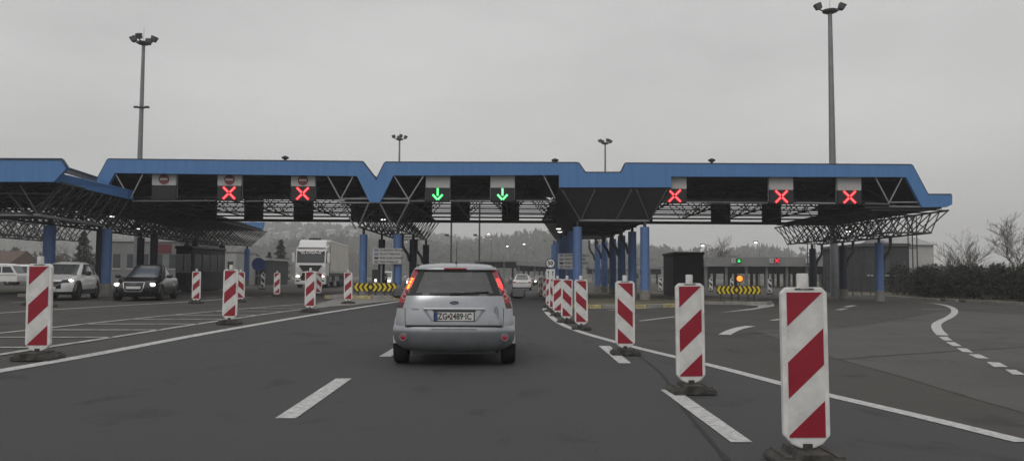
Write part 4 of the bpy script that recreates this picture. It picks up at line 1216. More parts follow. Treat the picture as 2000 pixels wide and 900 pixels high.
# --- oncoming cars
def oncoming(name, label, front_px, Yf, heading, rows, paint, L_, wheels, tagf, mats, extras, ycowl):
    fx = (front_px - 1000) * Yf / F
    d = Vector((math.sin(heading), -math.cos(heading), 0))
    base = Vector((fx, Yf, 0)) - d * L_
    t = empty(name, (base.x, base.y, G(base.x) + 0.012), math.pi + heading, label, 'car')
    c = Car(rows, [-1, -.95, -.88, -.7, -.4, 0, .4, .7, .88, .95, 1], [-1, -.985, -.95, -.9, -.84, -.76, -.66, -.56, -.44, -.3, -.1, .1, .3, .44, .56, .66, .76, .84, .9, .95, .985, 1], ycowl)
    ps = c.build(tagf, mats, t)
    extras(t, c, ps)
    return t
def front_y(c, x, z):
    for i in range(len(c.rows) - 1):
        a, b = c.rows[i], c.rows[i + 1]
        if a[0] <= z <= b[0]:
            f = (z - a[0]) / (b[0] - a[0]); v = [lerp(a[k], b[k], f) for k in range(9)]
            return v[3] - v[5] * min(1, abs(x) / (v[1] * v[8])) ** 4
    return c.rows[0][3]
# white crossover
LM = 4.4
MR = [r_(.22, .80, .12, 4.24, .2, .4), r_(.34, .875, .04, 4.34, .2, .42), r_(.46, .89, .02, 4.385, .2, .45), r_(.56, .892, .0, 4.40, .2, .48), r_(.64, .89, .0, 4.40, .2, .5), r_(.70, .888, .02, 4.39, .2, .52, .02), r_(.78, .88, .04, 4.36, .2, .55, .04), r_(.86, .868, .06, 4.30, .2, .6, .07),
      r_(.93, .85, .1, 4.2, .2, .6, .12), r_(.985, .82, .14, 4.05, .2, .6, .16), r_(1.01, .78, .16, 3.15, .25, .3), r_(1.09, .755, .2, 2.98, .25, .3), r_(1.18, .725, .27, 2.78, .27, .28), r_(1.28, .692, .36, 2.55, .3, .26), r_(1.38, .655, .48, 2.32, .32, .24), r_(1.43, .63, .56, 2.2, .34, .2),
      r_(1.47, .585, .5, 2.1, .4, .2), r_(1.51, .48, .8, 1.95, .3, .2), r_(1.53, .3, 1.2, 1.8, .1, .1)]
def mtag(i, z, seg, q):
    if z < .40 and seg != 'x': return 'cladding'
    if seg == 'front':
        a = abs(q)
        if .70 < z < .86 and .60 < a < .95: return 'headlight|' + ('left' if q < 0 else 'right')
        if .46 < z < .78 and a < .56: return 'grille'
        if 1.01 < z < 1.43 and a < .9: return 'windscreen'
    if seg in ('left', 'right') and 1.03 < z < 1.42 and (.12 if z < 1.3 else .2) < q < .95 and not .485 < q < .515: return 'side_window|' + seg
    if seg == 'rear' and 1.05 < z < 1.44 and abs(q) < .88: return 'rear_window'
    return 'body'
mm = {'body': 'car_white', 'cladding': 'plastic_black', 'grille': 'black_panel', 'windscreen': 'wind_glass', 'rear_window': 'car_glass', 'side_window|left': 'wind_glass', 'side_window|right': 'wind_glass', 'headlight|left': 'plastic_black', 'headlight|right': 'plastic_black'}
def ellip(name, c, sc, matn, par, n=14):
    mb = MB(); prof = [(max(.03, math.sin(math.pi * k / 8)), -math.cos(math.pi * k / 8)) for k in range(9)]
    mb.lathe(prof, n, Matrix.Translation(c) @ Matrix.Diagonal((*sc, 1))); return mb.build(name, matn, par, smooth='all')
def cabin(t, y0, y1, zs, w):
    for s in (-1, 1):
        mb = MB(); mb.box(s * .36 - .22, s * .36 + .22, y0, y0 + .14, .4, zs); so = mb.build('seat', 'seat', t, bevel=.04)
        mb = MB(); mb.box(s * .36 - .12, s * .36 + .12, y0, y0 + .1, zs + .04, zs + .2); mb.build('headrest', 'seat', so, bevel=.03)
    mb = MB(); mb.box(-w, w, y1, y1 + .5, .5, zs - .12); mb.build('dashboard', 'plastic_black', t, bevel=.04)
    mb = MB(); mb.lathe([(.17, 0), (.19, .02), (.17, .03)], 16, Matrix.Translation((.36, y1 - .1, zs - .12)) @ Matrix.Rotation(R(65), 4, 'X'), cap=False); mb.build('steering_wheel', 'plastic_black', t)
def mextra(t, c, ps):
    for s in (-1, 1):
        ellip('lamp_lens', (s * .68, front_y(c, .68, .76) + .0, .772), (.10, .06, .042), 'headlight', ps['headlight|left' if s < 0 else 'headlight|right'])
        for y in (.82, 3.55): wheel(t, s * .885, y, .35, .22, s, rim_mat='plastic_grey', well=.425)
        mirror(t, s * 1.0, 2.85, 1.06, s, 'plastic_black', 1.05)
        mb = MB(); mb.box(s * .88 - .02, s * .88 + .02, 1.25, 3.1, .24, .42); mb.build('sill_cladding', 'plastic_black', t)
    mb = MB()
    for a, b in (((-.52, .70), (-.28, .585)), ((-.28, .585), (0, .565)), ((0, .565), (.28, .585)), ((.28, .585), (.52, .70))):
        mb.bar((a[0], front_y(c, a[0], a[1]) + .01, a[1]), (b[0], front_y(c, b[0], b[1]) + .01, b[1]), .018, 6)
    mb.build('grille_bar', 'chrome', ps['grille'])
    mb = MB(); mb.box(-.26, .26, 4.405, 4.42, .43, .53); mb.build('number_plate', 'plate', t)
    cabin(t, 1.75, 2.7, 1.12, .68)
    mb = MB(); mb.prism([(1.0, 1.52), (1.18, 1.52), (1.02, 1.60)], 'X', -.015, .015); mb.build('roof_fin', 'plastic_black', t)
oncoming('crossover_car', 'white crossover car with black cladding oncoming behind the large left beacon', 97, 30.9, R(14), MR, 'car_white', LM, None, mtag, mm, mextra, 3.1)
# dark saloon
LA = 4.55
AR = [r_(.17, .78, .1, 4.40, .2, .35), r_(.26, .85, .04, 4.50, .2, .4), r_(.36, .872, .01, 4.54, .2, .42), r_(.46, .88, .0, 4.55, .2, .45), r_(.55, .882, .0, 4.55, .2, .46, .02), r_(.63, .88, .01, 4.54, .2, .48, .02), r_(.70, .872, .02, 4.52, .2, .5, .03), r_(.77, .86, .03, 4.47, .2, .55, .05),
      r_(.84, .842, .04, 4.40, .25, .6, .09), r_(.895, .81, .08, 4.28, .3, .6, .12), r_(.92, .75, .62, 3.28, .2, .3), r_(1.0, .715, .8, 3.08, .2, .28), r_(1.1, .675, 1.02, 2.82, .2, .26), r_(1.2, .64, 1.26, 2.56, .2, .24), r_(1.3, .605, 1.5, 2.3, .2, .2), r_(1.345, .585, 1.6, 2.2, .2, .2),
      r_(1.385, .54, 1.55, 2.15, .2, .2), r_(1.415, .44, 1.6, 2.05, .15, .2), r_(1.43, .28, 1.7, 1.95, .1, .1)]
AR[10] = r_(.92, .75, .62, 3.28, .2, .3)
def atag(i, z, seg, q):
    if seg == 'front':
        a = abs(q)
        if .55 < z < .72 and .56 < a < .95: return 'headlight|' + ('left' if q < 0 else 'right')
        if .36 < z < .72 and a < .44: return 'grille'
        if z < .36 and .56 < a < .84: return 'air_intake|' + ('left' if q < 0 else 'right')
        if .92 < z < 1.345 and a < .9: return 'windscreen'
    if seg in ('left', 'right') and .94 < z < 1.33 and .04 < q < .96 and not .485 < q < .515: return 'side_window|' + seg
    if seg == 'rear' and .94 < z < 1.345 and abs(q) < .88: return 'rear_window'
    return 'body'
am = {'body': 'car_black', 'grille': 'black_panel', 'windscreen': 'wind_glass', 'rear_window': 'car_glass', 'side_window|left': 'wind_glass', 'side_window|right': 'wind_glass', 'headlight|left': 'plastic_grey', 'headlight|right': 'plastic_grey', 'air_intake|left': 'black_panel', 'air_intake|right': 'black_panel'}
def aextra(t, c, ps):
    for s in (-1, 1):
        ellip('lamp_lens', (s * .62, front_y(c, .62, .62) + .0, .635), (.13, .06, .065), 'headlight', ps['headlight|left' if s < 0 else 'headlight|right'])
        for y in (.85, 3.65): wheel(t, s * .872, y, .32, .21, s, well=.355)
        mirror(t, s * .98, 2.9, .96, s, 'car_black', .95)
    mb = MB(); pts = [(-.38, .72), (.38, .72), (.35, .50), (.27, .37), (-.27, .37), (-.35, .50), (-.38, .72)]
    for a, b in zip(pts[:-1], pts[1:]): mb.bar((a[0], front_y(c, a[0], a[1]) + .008, a[1]), (b[0], front_y(c, b[0], b[1]) + .008, b[1]), .02, 6)
    mb.build('grille_frame', 'chrome', ps['grille'])
    for k in range(4):
        z = .41 + k * .085
        mb = MB(); mb.bar((-.33, front_y(c, .33, z) + .003, z), (.33, front_y(c, .33, z) + .003, z), .008, 4); mb.build('grille_slat', 'steel_grey', ps['grille'])
    for k in range(4): 
        mb = MB(); mb.lathe([(.03, 0), (.036, .006), (.042, 0)], 16, Matrix.Translation(((k - 1.5) * .058, front_y(c, 0, .67) + .012, .665)) @ Matrix.Rotation(math.pi / 2, 4, 'X'), cap=False); mb.build('emblem_ring', 'chrome', ps['grille'])
    mb = MB(); mb.box(-.26, .26, 4.555, 4.57, .47, .57); mb.build('number_plate', 'plate', t)
    cabin(t, 1.95, 2.75, 1.02, .64)
oncoming('saloon_car', 'black saloon car oncoming with headlights on, left of the hatched area', 263, 31.0, R(12), AR, 'car_black', LA, None, atag, am, aextra, 3.2)

# distant cars seen from behind or ahead
def far_car(px, Y, label, paint, rz=0.0, rear=True):
    X = (px - 1000) * Y / F
    t = empty('saloon_car', (X, Y, G(X) + 0.012), rz, label, 'car')
    c = Car(AR, [-1, -.95, -.88, -.7, -.4, 0, .4, .7, .88, .95, 1], [-1, -.95, -.84, -.66, -.44, 0, .44, .66, .84, .95, 1], 3.2)
    def tg(i, z, seg, q):
        if seg == 'rear' and .62 < z < .8 and abs(q) > .6: return 'tail_lamp|' + ('left' if q < 0 else 'right')
        if z < .3 : return 'cladding'
        r = atag(i, z, seg, q)
        return 'body' if r.startswith(('grille', 'air')) else r
    d = dict(am); d['body'] = paint; d['cladding'] = 'plastic_black'; d['tail_lamp|left'] = d['tail_lamp|right'] = 'lens_red'; d['headlight|left'] = d['headlight|right'] = 'headlight'
    c.build(tg, d, t)
    for s in (-1, 1):
        for y in (.85, 3.65): wheel(t, s * .872, y, .32, .21, s)
        mirror(t, s * .98, 2.9, .96, s, paint, .95)
    mb = MB(); mb.box(-.26, .26, -.02, .0, .6, .72); mb.build('number_plate', 'plate', t)
    mb = MB(); mb.box(-.7, .7, -.03, -.0, .655, .675); mb.build('trim_strip', 'lens_red', t)
    return t
far_car(1020, 72, 'distant white saloon seen from behind, ahead of the silver hatchback', 'car_white', R(-1))
far_car(1053, 112, 'distant dark car beyond the white saloon, facing the viewer', 'car_black', math.pi)
far_car(1029, 128, 'small far white car farthest along the lane', 'car_white', 0)
far_car(1003, 150, 'tiny grey car far beyond the hatchback roof', 'car_grey', 0)
far_car(828, 60, 'pale car passing behind the V trough columns', 'car_white', math.pi)
far_car(762, 74, 'white car behind the left information board', 'car_white', math.pi)

# --- articulated lorry
truck = empty('lorry', ((607 - 1000) * 66 / F, 66.0, 0.21), math.pi + R(5), 'white articulated lorry with beige curtain trailer and lettered windscreen, oncoming', 'lorry')
# local +y is forward, origin at the front bumper
mb = MB()
cabp = [(-2.25, .95), (-.12, .95), (-.02, 1.35), (0.0, 1.7), (-.06, 2.05), (-.28, 3.05), (-.55, 3.32), (-1.2, 3.45), (-2.25, 3.62)]
mb.prism(cabp, 'X', -1.22, 1.22); mb.build('cab', 'car_white', truck, bevel=.07)
mb = MB(); mb.prism([(-2.2, 3.4), (-.75, 3.3), (-1.15, 3.8), (-1.6, 3.98), (-2.2, 4.02)], 'X', -1.12, 1.12); mb.build('roof_deflector', 'car_white', truck, bevel=.06)
ws = Matrix.Translation((0, -.165, 2.53)) @ Matrix.Rotation(math.atan2(.22, 1.0), 4, 'X')
mb = MB(); mb.box(-1.12, 1.12, 0.0, .03, -.5, .5, ws); wd = mb.build('windscreen', 'pane', truck, bevel=.02)
mb = MB(); mb.box(-1.1, 1.1, .031, .036, .20, .49, ws); vis = mb.build('lettered_strip', 'black_panel', wd)
lettering('"SLOGA-S"', .33, 'board_frame', vis, ws @ Matrix.Translation((0, .040, .36)) @ Matrix.Rotation(math.pi, 4, 'Z') @ UP, bold=.012, sx=1.25)
mb = MB(); mb.box(-.72, .72, .03, .05, -.62 + .8, -.6 + .8, Matrix.Translation((0, -.03, 1.0))); 
mb = MB(); mb.box(-1.15, 1.15, -.7, -.3, 3.28, 3.34); mb.build('sun_visor', 'car_white', truck)
mb = MB(); mb.prism([(-.95, 1.85), (.95, 1.85), (.62, 1.35), (.72, .62), (-.72, .62), (-.62, 1.35)], 'Y', 0.0, .04); gr = mb.build('grille', 'black_panel', truck)
for z in (1.42, 1.62): 
    mb = MB(); mb.box(-.62, .62, .041, .06, z, z + .05); mb.build('grille_slat', 'plastic_grey', gr)
mb = MB(); mb.box(-.62, .62, .041, .07, 1.22, 1.34); mb.build('grille_bar', 'car_white', gr)
mb = MB(); mb.prism([(-1.25, .28), (1.25, .28), (1.25, 1.15), (.95, 1.22), (.72, .60), (-.72, .60), (-.95, 1.22), (-1.25, 1.15)], 'Y', -.5, .03); mb.build('bumper', 'car_white', truck, bevel=.05)
for s in (-1, 1):
    mb = MB(); mb.prism([(s * .8, .78), (s * 1.2, .86), (s * 1.2, 1.02), (s * .86, 1.05)], 'Y', .02, .05); hl = mb.build('headlight', 'plastic_grey', truck)
    ellip('lamp_lens', (s * .98, .05, .93), (.17, .05, .085), 'headlight', hl)
    mb = MB(); mb.box(s * 1.0 - .14, s * 1.0 + .14, .031, .045, .52, .62); mb.build('fog_lamp', 'plastic_black', truck)
    mb = MB(); mb.box(s * 1.42 - .11, s * 1.42 + .11, -.35, -.2, 2.05, 2.85); mi = mb.build('mirror', 'car_white', truck, bevel=.05)
    mb = MB(); mb.bar((s * 1.2, -.4, 2.8), (s * 1.42, -.3, 2.8), .03); mb.bar((s * 1.2, -.4, 2.1), (s * 1.42, -.3, 2.1), .03); mb.build('mirror_arm', 'plastic_black', mi)
    mb = MB(); mb.prism([(-1.2, 2.0), (-.32, 2.05), (-.5, 3.0), (-1.2, 3.0)], 'X', s * 1.222, s * 1.235); mb.build('side_window', 'pane', truck)
    mb = MB(); mb.box(s * 1.05 - .17, s * 1.05 + .17, -2.2, -.6, .35, .95); mb.build('step_panel', 'plastic_grey', truck)
    for y in (-1.4, -5.3): 
        wheel(truck, s * 1.2, y, .5, .3, s)
    for y in (-10.0, -11.3, -12.6): wheel(truck, s * 1.2, y, .5, .3, s)
    mb = MB(); mb.box(s * 1.15 - .05, s * 1.15 + .05, -9.2, -6.2, .5, .95); mb.build('side_guard', 'galv', truck)
    mb = MB(); mb.box(s * .95 - .22, s * .95 + .22, -4.4, -2.7, .45, .95); mb.build('fuel_tank', 'galv', truck, bevel=.06)
mb = MB(); mb.box(-1.235, 1.235, -16.2, -2.75, 1.22, 3.86); mb.build('curtain', 'tarp', truck, bevel=.02)
mb = MB(); mb.box(-1.26, 1.26, -16.25, -2.7, 3.865, 4.02); mb.build('trailer_roof', 'car_white', truck, bevel=.02)
mb = MB(); mb.box(-1.25, 1.25, -2.745, -2.68, 1.2, 3.86); mb.build('headboard', 'wall_light', truck)
mb = MB(); mb.box(-1.2, 1.2, -16.2, -2.8, 1.0, 1.215); mb.build('chassis', 'steel_dark', truck)
mb = MB(); mb.box(-.4, .4, -15.5, -1, .6, .99); mb.build('frame_rail', 'steel_dark', truck)
for k in range(18):
    y = -3.4 - k * .72
    for s in (-1, 1):
        mb = MB(); mb.box(s * 1.243 - .006, s * 1.243 + .006, y - .02, y + .02, 1.16, 1.42); mb.build('curtain_strap', 'plastic_grey', truck)
mb = MB(); mb.box(-.5, .5, -2.4, -1.9, 4.02, 4.16); mb.build('air_unit', 'plastic_black', truck, bevel=.04)

# --- white vans on the far left
def van(px, Y, label, rz, L_=4.4):
    X = (px - 1000) * Y / F
    t = empty('van', (X, Y, 0.13), rz, label, 'van')
    prof = [(0, .35), (0, 1.0), (.1, 1.75), (.35, 1.95), (L_ - 1.0, 1.98), (L_ - .55, 1.85), (L_ - .12, 1.15), (L_, .95), (L_, .35)]
    mb = MB(); mb.prism(prof, 'X', -.85, .85); mb.build('body', 'car_white', t, bevel=.08)
    for s in (-1, 1):
        for a, b in ((.35, 1.15), (1.3, 2.1), (2.25, 3.0)):
            mb = MB(); mb.box(s * .851, s * .862, a, b, 1.18, 1.68) if s > 0 else mb.box(-.862, -.851, a, b, 1.18, 1.68); mb.build('side_window', 'pane', t)
        mb = MB(); mb.prism([(3.12, 1.18), (L_ - .3, 1.18), (L_ - .62, 1.7), (3.12, 1.7)], 'X', *sorted((s * .851, s * .862))); mb.build('side_window', 'pane', t)
        mb = MB(); mb.box(*sorted((s * .851, s * .86)), .05, L_ - .1, .92, .96); mb.build('trim_strip', 'plastic_black', t)
        for y in (.8, L_ - .85): wheel(t, s * .82, y, .32, .2, s, rim_mat='car_white', well=None)
    mb = MB(); mb.add([(-.7, L_ - .49, 1.78), (.7, L_ - .49, 1.78), (.7, L_ - .08, 1.16), (-.7, L_ - .08, 1.16)], [(0, 1, 2, 3)]); mb.build('windscreen', 'pane', t)
    return t
van(-56, 72, 'white camper van parked behind the bank at the left edge', R(-84))
van(44, 80, 'white van parked just right of the camper van', R(-150))

# ------------------------------------------------------------------ light masts
def mast(px, ytop, Y, r, label, mid=False, heads=3):
    X = (px - 1000) * Y / F
    z0 = G(X); top = P(px, ytop, Y).z - z0
    X = P(px, ytop, Y).x
    t = empty('light_mast', (X, Y, z0), 0, label, 'light mast', 'tall floodlight masts')
    mb = MB(); mb.lathe([(r, -.05), (r * .8, top * .5), (r * .5, top)], 14); mb.build('pole', 'galv', t, smooth=True)
    mb = MB(); mb.lathe([(r * .5, top - .15), (.5, top + .0), (.5, top + .12), (.2, top + .2)], 20); mb.build('ring', 'steel_dark', t)
    for k in range(heads):
        a = math.pi * 2 * k / heads + (0 if heads == 2 else R(20 if not mid else 0))
        cx, cy = .82 * math.cos(a), .82 * math.sin(a)
        m = Matrix.Translation((cx, cy, top + .36)) @ Matrix.Rotation(a, 4, 'Z') @ Matrix.Rotation(R(22), 4, 'Y')
        mb = MB(); mb.prism([(-.2, -.2), (.15, -.2), (.23, .22), (-.25, .22)], 'Y', -.19, .19); mb.v = [tuple(m @ Vector(v)) for v in mb.v]; f = mb.build('floodlight', 'steel_dark', t, bevel=.03)
        mb = MB(); mb.bar((.45 * math.cos(a), .45 * math.sin(a), top + .06), (cx, cy, top + .2), .05); mb.build('bracket', 'steel_dark', f)
    mb = MB(); mb.bar((0, 0, top + .3), (0, 0, top + 1.3), .012); mb.build('lightning_rod', 'steel_dark', t)
    if mid:
        zm = top * .735
        mb = MB(); mb.lathe([(.18, zm - .06), (.3, zm), (.18, zm + .08)], 14); mb.build('ring', 'steel_dark', t)
        for s in (-1, 1):
            mb = MB(); mb.box(s * .42 - .17, s * .42 + .17, -.12, .12, zm - .03, zm + .12); mb.build('floodlight', 'steel_dark', t, bevel=.03)
    return t
mast(280.5, 86, 62, .24, 'tall floodlight mast with a second lamp ring, above the left bay', mid=True, heads=4)
mast(1621, 24, 54, .27, 'tallest floodlight mast rising behind the right bay', heads=2)
mast(780.5, 273, 108, .22, 'distant floodlight mast above the green arrow bay', heads=4)
mast(1182, 281, 112, .22, 'distant floodlight mast above the wide middle fascia', heads=4)
def street_lamp(px, ytop, Y, label, lit='lamp_white', off=0.45, r=.07):
    p = P(px, ytop, Y)
    z0 = G(p.x)
    t = empty('street_lamp', (p.x, Y, z0), 0, label, 'street lamp', 'street lamps along the motorway')
    h = p.z - z0
    mb = MB(); mb.bar((0, 0, -.05), (0, 0, h), r, 8, r * .6); mb.build('pole', 'galv', t)
    mb = MB(); mb.bar((0, 0, h), (-off, 0, h + .15), r * .5, 6); mb.build('arm', 'galv', t)
    mb = MB(); mb.box(-off - .4, -off + .2, -.15, .15, h + .08, h + .26); hd = mb.build('lamp_head', 'steel_dark', t, bevel=.03)
    if lit: ellip('lamp_lens', (-off - .1, -.08, h + .03), (.24, .15, .13), lit, hd)
    return t
for px, yt, Y, lab, lit in ((960, 457, 150, 'lit street lamp left of the green hill gap above the far canopy', 'lamp_warm'), (996, 481, 170, 'dim street lamp with a bent head in front of the wooded hill', 'lamp_white'), (1029, 477, 160, 'lit street lamp below the wooded hilltop', 'lamp_white'),
                            (1068, 471, 190, 'street lamp beside the dark flank of the middle trough', None), (1483, 474, 120, 'lit street lamp above the far toll station', 'lamp_white'), (1380, 480, 110, 'yellow lit street lamp over the black kiosk', 'lamp_warm'), (1045, 494, 230, 'small far street lamp on the right of the lane', None)):
    street_lamp(px, yt, Y, lab, lit)
for px, yt, Y, lab in ((882, 400, 95, 'plain dark pole behind the left green arrow bay'), (937, 400, 100, 'dark pole with a camera behind the right green arrow signal')):
    p = P(px, yt, Y)
    t = empty('camera_pole', (p.x, Y, 0), 0, lab, 'pole')
    mb = MB(); mb.bar((0, 0, -.05), (0, 0, p.z), .11, 8); mb.build('shaft', 'steel_dark', t)
    mb = MB(); z = P(px, 461, Y).z; mb.box(-.75, -.3, -.15, .15, z, z + .25); mb.bar((-.4, 0, z), (0.4, 0, z - .1), .04); mb.build('camera_head', 'steel_dark', t)

# ------------------------------------------------------------------ kiosks and buildings
def kiosk(px0, px1, ytop, Y, depth, label, wallm='wall_dark', win=True):
    X0 = (px0 - 1000) * Y / F; X1 = (px1 - 1000) * Y / F
    xc = (X0 + X1) / 2; w2 = (X1 - X0) / 2
    z0 = G(xc) + (.13 if abs(xc) > 2 else 0); h = P((px0 + px1) / 2, ytop, Y).z - z0
    t = empty('toll_kiosk', (xc, Y, z0), 0, label, 'kiosk', 'toll kiosks')
    mb = MB(); mb.box(-w2 + .05, w2 - .05, 0, depth, -.05, h - .18); mb.build('wall', wallm, t, bevel=.04)
    mb = MB(); mb.box(-w2, w2, -.1, depth + .1, h - .175, h); mb.build('roof', 'plastic_black', t, bevel=.05)
    if win:
        for s in (-1, 1):
            for k in range(2):
                y0 = depth * (.12 + .42 * k)
                mb = MB(); mb.box(*sorted((s * (w2 - .052), s * (w2 - .03))), y0, y0 + depth * .36, h * .42, h * .82); mb.build('window', 'pane', t)
        for k in range(2):
            x = -w2 * .85 + k * w2 * .9
            mb = MB(); mb.box(x, x + w2 * .8, -.02, -.002, h * .42, h * .82); wn = mb.build('window', 'pane', t)
            mb = MB(); mb.box(x - .02, x + w2 * .8 + .02, -.03, -.021, h * .395, h * .42); mb.build('sill', 'galv', wn)
    for k in range(4):
        x = -w2 * .75 + k * w2 * .5
        mb = MB(); mb.box(x - .02, x + .02, -.014, -.001, .1, h * .38); mb.build('rib', 'plastic_black', t)
    return t
kiosk(1314, 1376, 492, 47.5, 3.2, 'tall black toll kiosk right of the middle island', 'black_panel', win=False)
kiosk(342, 377, 480, 47, 3.0, 'dark toll kiosk under the left canopy, left one of the pair')
kiosk(381, 409, 482, 51, 3.0, 'dark toll kiosk under the left canopy, right one of the pair')
def building(px0, px1, y_eave, y_ridge, Y, depth, label, wallm, roofm, wins=4, name='building', band=None):
    X0 = (px0 - 1000) * Y / F; X1 = (px1 - 1000) * Y / F
    xc = (X0 + X1) / 2; w2 = (X1 - X0) / 2
    z0 = G(xc); he = P((px0 + px1) / 2, y_eave, Y).z - z0; hr = P((px0 + px1) / 2, y_ridge, Y).z - z0
    t = empty(name, (xc, Y, z0), 0, label, 'building')
    mb = MB(); mb.box(-w2, w2, 0, depth, -.05, he); wl = mb.build('wall', wallm, t)
    mb = MB(); e = .3
    if hr - he > .4: mb.prism([(-e, he - .06), (depth / 2, hr), (depth + e, he - .06), (depth / 2, he + .002)], 'X', -w2 - e, w2 + e)
    else: mb.box(-w2 - .15, w2 + .15, -.15, depth + .15, he + .002, he + .25)
    mb.build('roof', roofm, t)
    for k in range(wins):
        x = -w2 + (k + .5) * 2 * w2 / wins; ww = w2 / wins * .5
        mb = MB(); mb.box(x - ww, x + ww, -.03, -.001, he * .4, he * .72); wn = mb.build('window', 'pane', t)
        mb = MB(); mb.box(x - ww - .05, x + ww + .05, -.07, -.031, he * .37, he * .4); mb.build('sill', 'wall_light', wn)
    if band:
        mb = MB(); mb.box(-w2 * band[0], w2 * band[1], -.05, -.002, he * .74, he * .95); mb.build('name_band', 'maroon', t)
    return t
building(215, 352, 472, 470, 72, 10, 'long grey office building with a maroon band behind the left columns', 'wall_grey', 'roof_pale', 5, band=(-.2, .75))
building(418, 462, 492, 490, 78, 6, 'small pale office hut behind the far left lattice', 'wall_light', 'roof_pale', 2)
building(466, 522, 508, 505, 84, 8, 'low dark shed with a pale roof edge beside the blue column', 'wall_dark', 'roof_pale', 2)
building(1690, 1774, 481, 479, 66, 9, 'dark flat-roofed hall behind the right-hand columns', 'wall_dark', 'plastic_grey', 5)
building(1752, 1824, 477, 458, 78, 9, 'pale gabled shed with light roof right of the dark hall', 'wall_light', 'roof_pale', 0)
building(-40, 16, 515, 488, 115, 8, 'house with brown tiled gable roof at the left edge', 'wall_light', 'roof_tile', 2, name='house')
building(1080, 1110, 528, 526, 140, 8, 'far pale hut seen between the middle island columns', 'wall_light', 'roof_pale', 2)
building(1215, 1250, 525, 521, 130, 9, 'far grey hall seen between the middle columns', 'wall_grey', 'roof_pale', 3)

# far toll stations
def far_station(x0, x1, ytop, ybot, Y, label, posts, depth=12, slope=0.0):
    A = P(x0, ytop, Y); B = P(x1, ytop + slope, Y); zb = P(x0, ybot, Y).z
    t = empty('far_toll_station', ((A.x + B.x) / 2, Y, 0), 0, label, 'toll station')
    cx = (A.x + B.x) / 2
    mb = MB(); mb.prism([(A.x - cx, A.z), (B.x - cx, B.z), (B.x - cx, B.z - (A.z - zb)), (A.x - cx, zb)], 'Y', 0, .3); mb.build('fascia', 'wall_grey', t)
    mb = MB(); mb.box(A.x - cx + .1, B.x - cx - .1, .305, depth, zb + .1, min(A.z, B.z) - .15); mb.build('roof', 'roof_dark', t)
    mb = MB(); mb.box(A.x - cx + .1, B.x - cx - .1, depth * .4, depth * .5, zb - .9, zb + .095); mb.build('beam', 'roof_dark', t)
    for k in range(posts):
        x = A.x - cx + (k + .5) * (B.x - A.x) / posts
        mb = MB(); mb.box(x - .16, x + .16, 1 + (k % 3) * 3, 1.32 + (k % 3) * 3, 0, zb + .1); mb.build('post', 'steel_dark' if k % 3 else 'galv', t)
    return t
s1 = far_station(1376, 1668, 502, 520, 105, 'far grey toll station with small lane signals beyond the right bay', 22)
s2 = far_station(925, 1010, 507, 511, 125, 'thin far gantry canopy just above the hatchback roof', 5, 8)
s3 = far_station(1008, 1092, 510, 518, 135, 'far canopy on pale posts beyond the distant white saloon', 8, 20, 4)
s4 = far_station(1150, 1300, 520, 525, 150, 'far low canopy seen between the middle columns', 8, 10)
s5 = far_station(-60, 60, 522, 526, 130, 'far low roof behind the vans at the left', 4, 10)
for k in range(26):
    x = (1380 + k * 10.6 - 1000) * 112 / F
    if k % 4 == 3: continue
    X = x - s1.location.x
    mb = MB(); mb.box(X, X + .42, 9.5, 9.6, 0.02, 2.6 + .4 * (k % 3 == 0)); mb.build('screen_panel', ('wall_dark', 'wall_grey', 'plastic_grey')[k % 3] if k != 19 else 'maroon', s1)
for px, kind, num, lab in ((1443, 'arrow', '1', 'tiny green arrow signal numbered 1 on the far station'), (1517, 'x', '2', 'tiny red cross signal nearest the green arrow on the far station'), (1588, 'x', '3', 'tiny red cross signal at the right end of the far station beside a ladder')):
    p = P(px, 509, 104.6)
    t = empty('lane_signal', tuple(p), 0, lab, 'lane signal', 'lane signals on the far station')
    m = Matrix.Rotation(math.pi / 2, 4, 'X')
    mb = MB(); mb.lathe([(.34, 0), (.34, .1)], 20, m); mb.build('signal_disc', 'black_panel', t)
    r = .22
    if kind == 'x':
        for sg in (-1, 1):
            mb = MB(); stroke(mb, (-r, -r * sg), (r, r * sg), .13, -.14 - .01 * (sg > 0), -.105); mb.build('light_stroke', 'led_red', t)
    else:
        for a, b in (((0, 1.05), (0, -.3)), ((-.8, 0), (0, -.9)), ((.8, 0), (0, -.9))):
            mb = MB(); stroke(mb, (a[0] * r, a[1] * r), (b[0] * r, b[1] * r), .1, -.14, -.105); mb.build('light_stroke', 'led_green', t)
    mb = MB(); mb.box(-.95, -.45, -.05, 0, -.3, .3); mb.build('number_plate', 'sign_grey', t)
    lettering(num, .45, 'dark_text', t, at(-.7, -.06, 0), bold=.01, name='numeral')

# access ladders at the right end of the canopy
for px, y0p, y1p, Y, lab in ((1781, 420, 528, 44, 'steel access ladder in front of the gabled shed'), (1584, 462, 516, 52.8, 'steel access ladder at the far end of the right lattice')):
    a = P(px, y0p, Y); b = P(px, y1p, Y)
    t = empty('access_ladder', (a.x, Y, b.z), 0, lab, 'ladder')
    for s in (-.24, .0, .24):
        mb = MB(); mb.bar((s, 0, 0), (s, 0, a.z - b.z), .03); mb.build('rail', 'steel_dark', t)
    for z in (0.02, (a.z - b.z) * .4, a.z - b.z): 
        mb = MB(); mb.bar((-.26, 0, z), (.26, 0, z), .03); mb.build('rung', 'steel_dark', t)
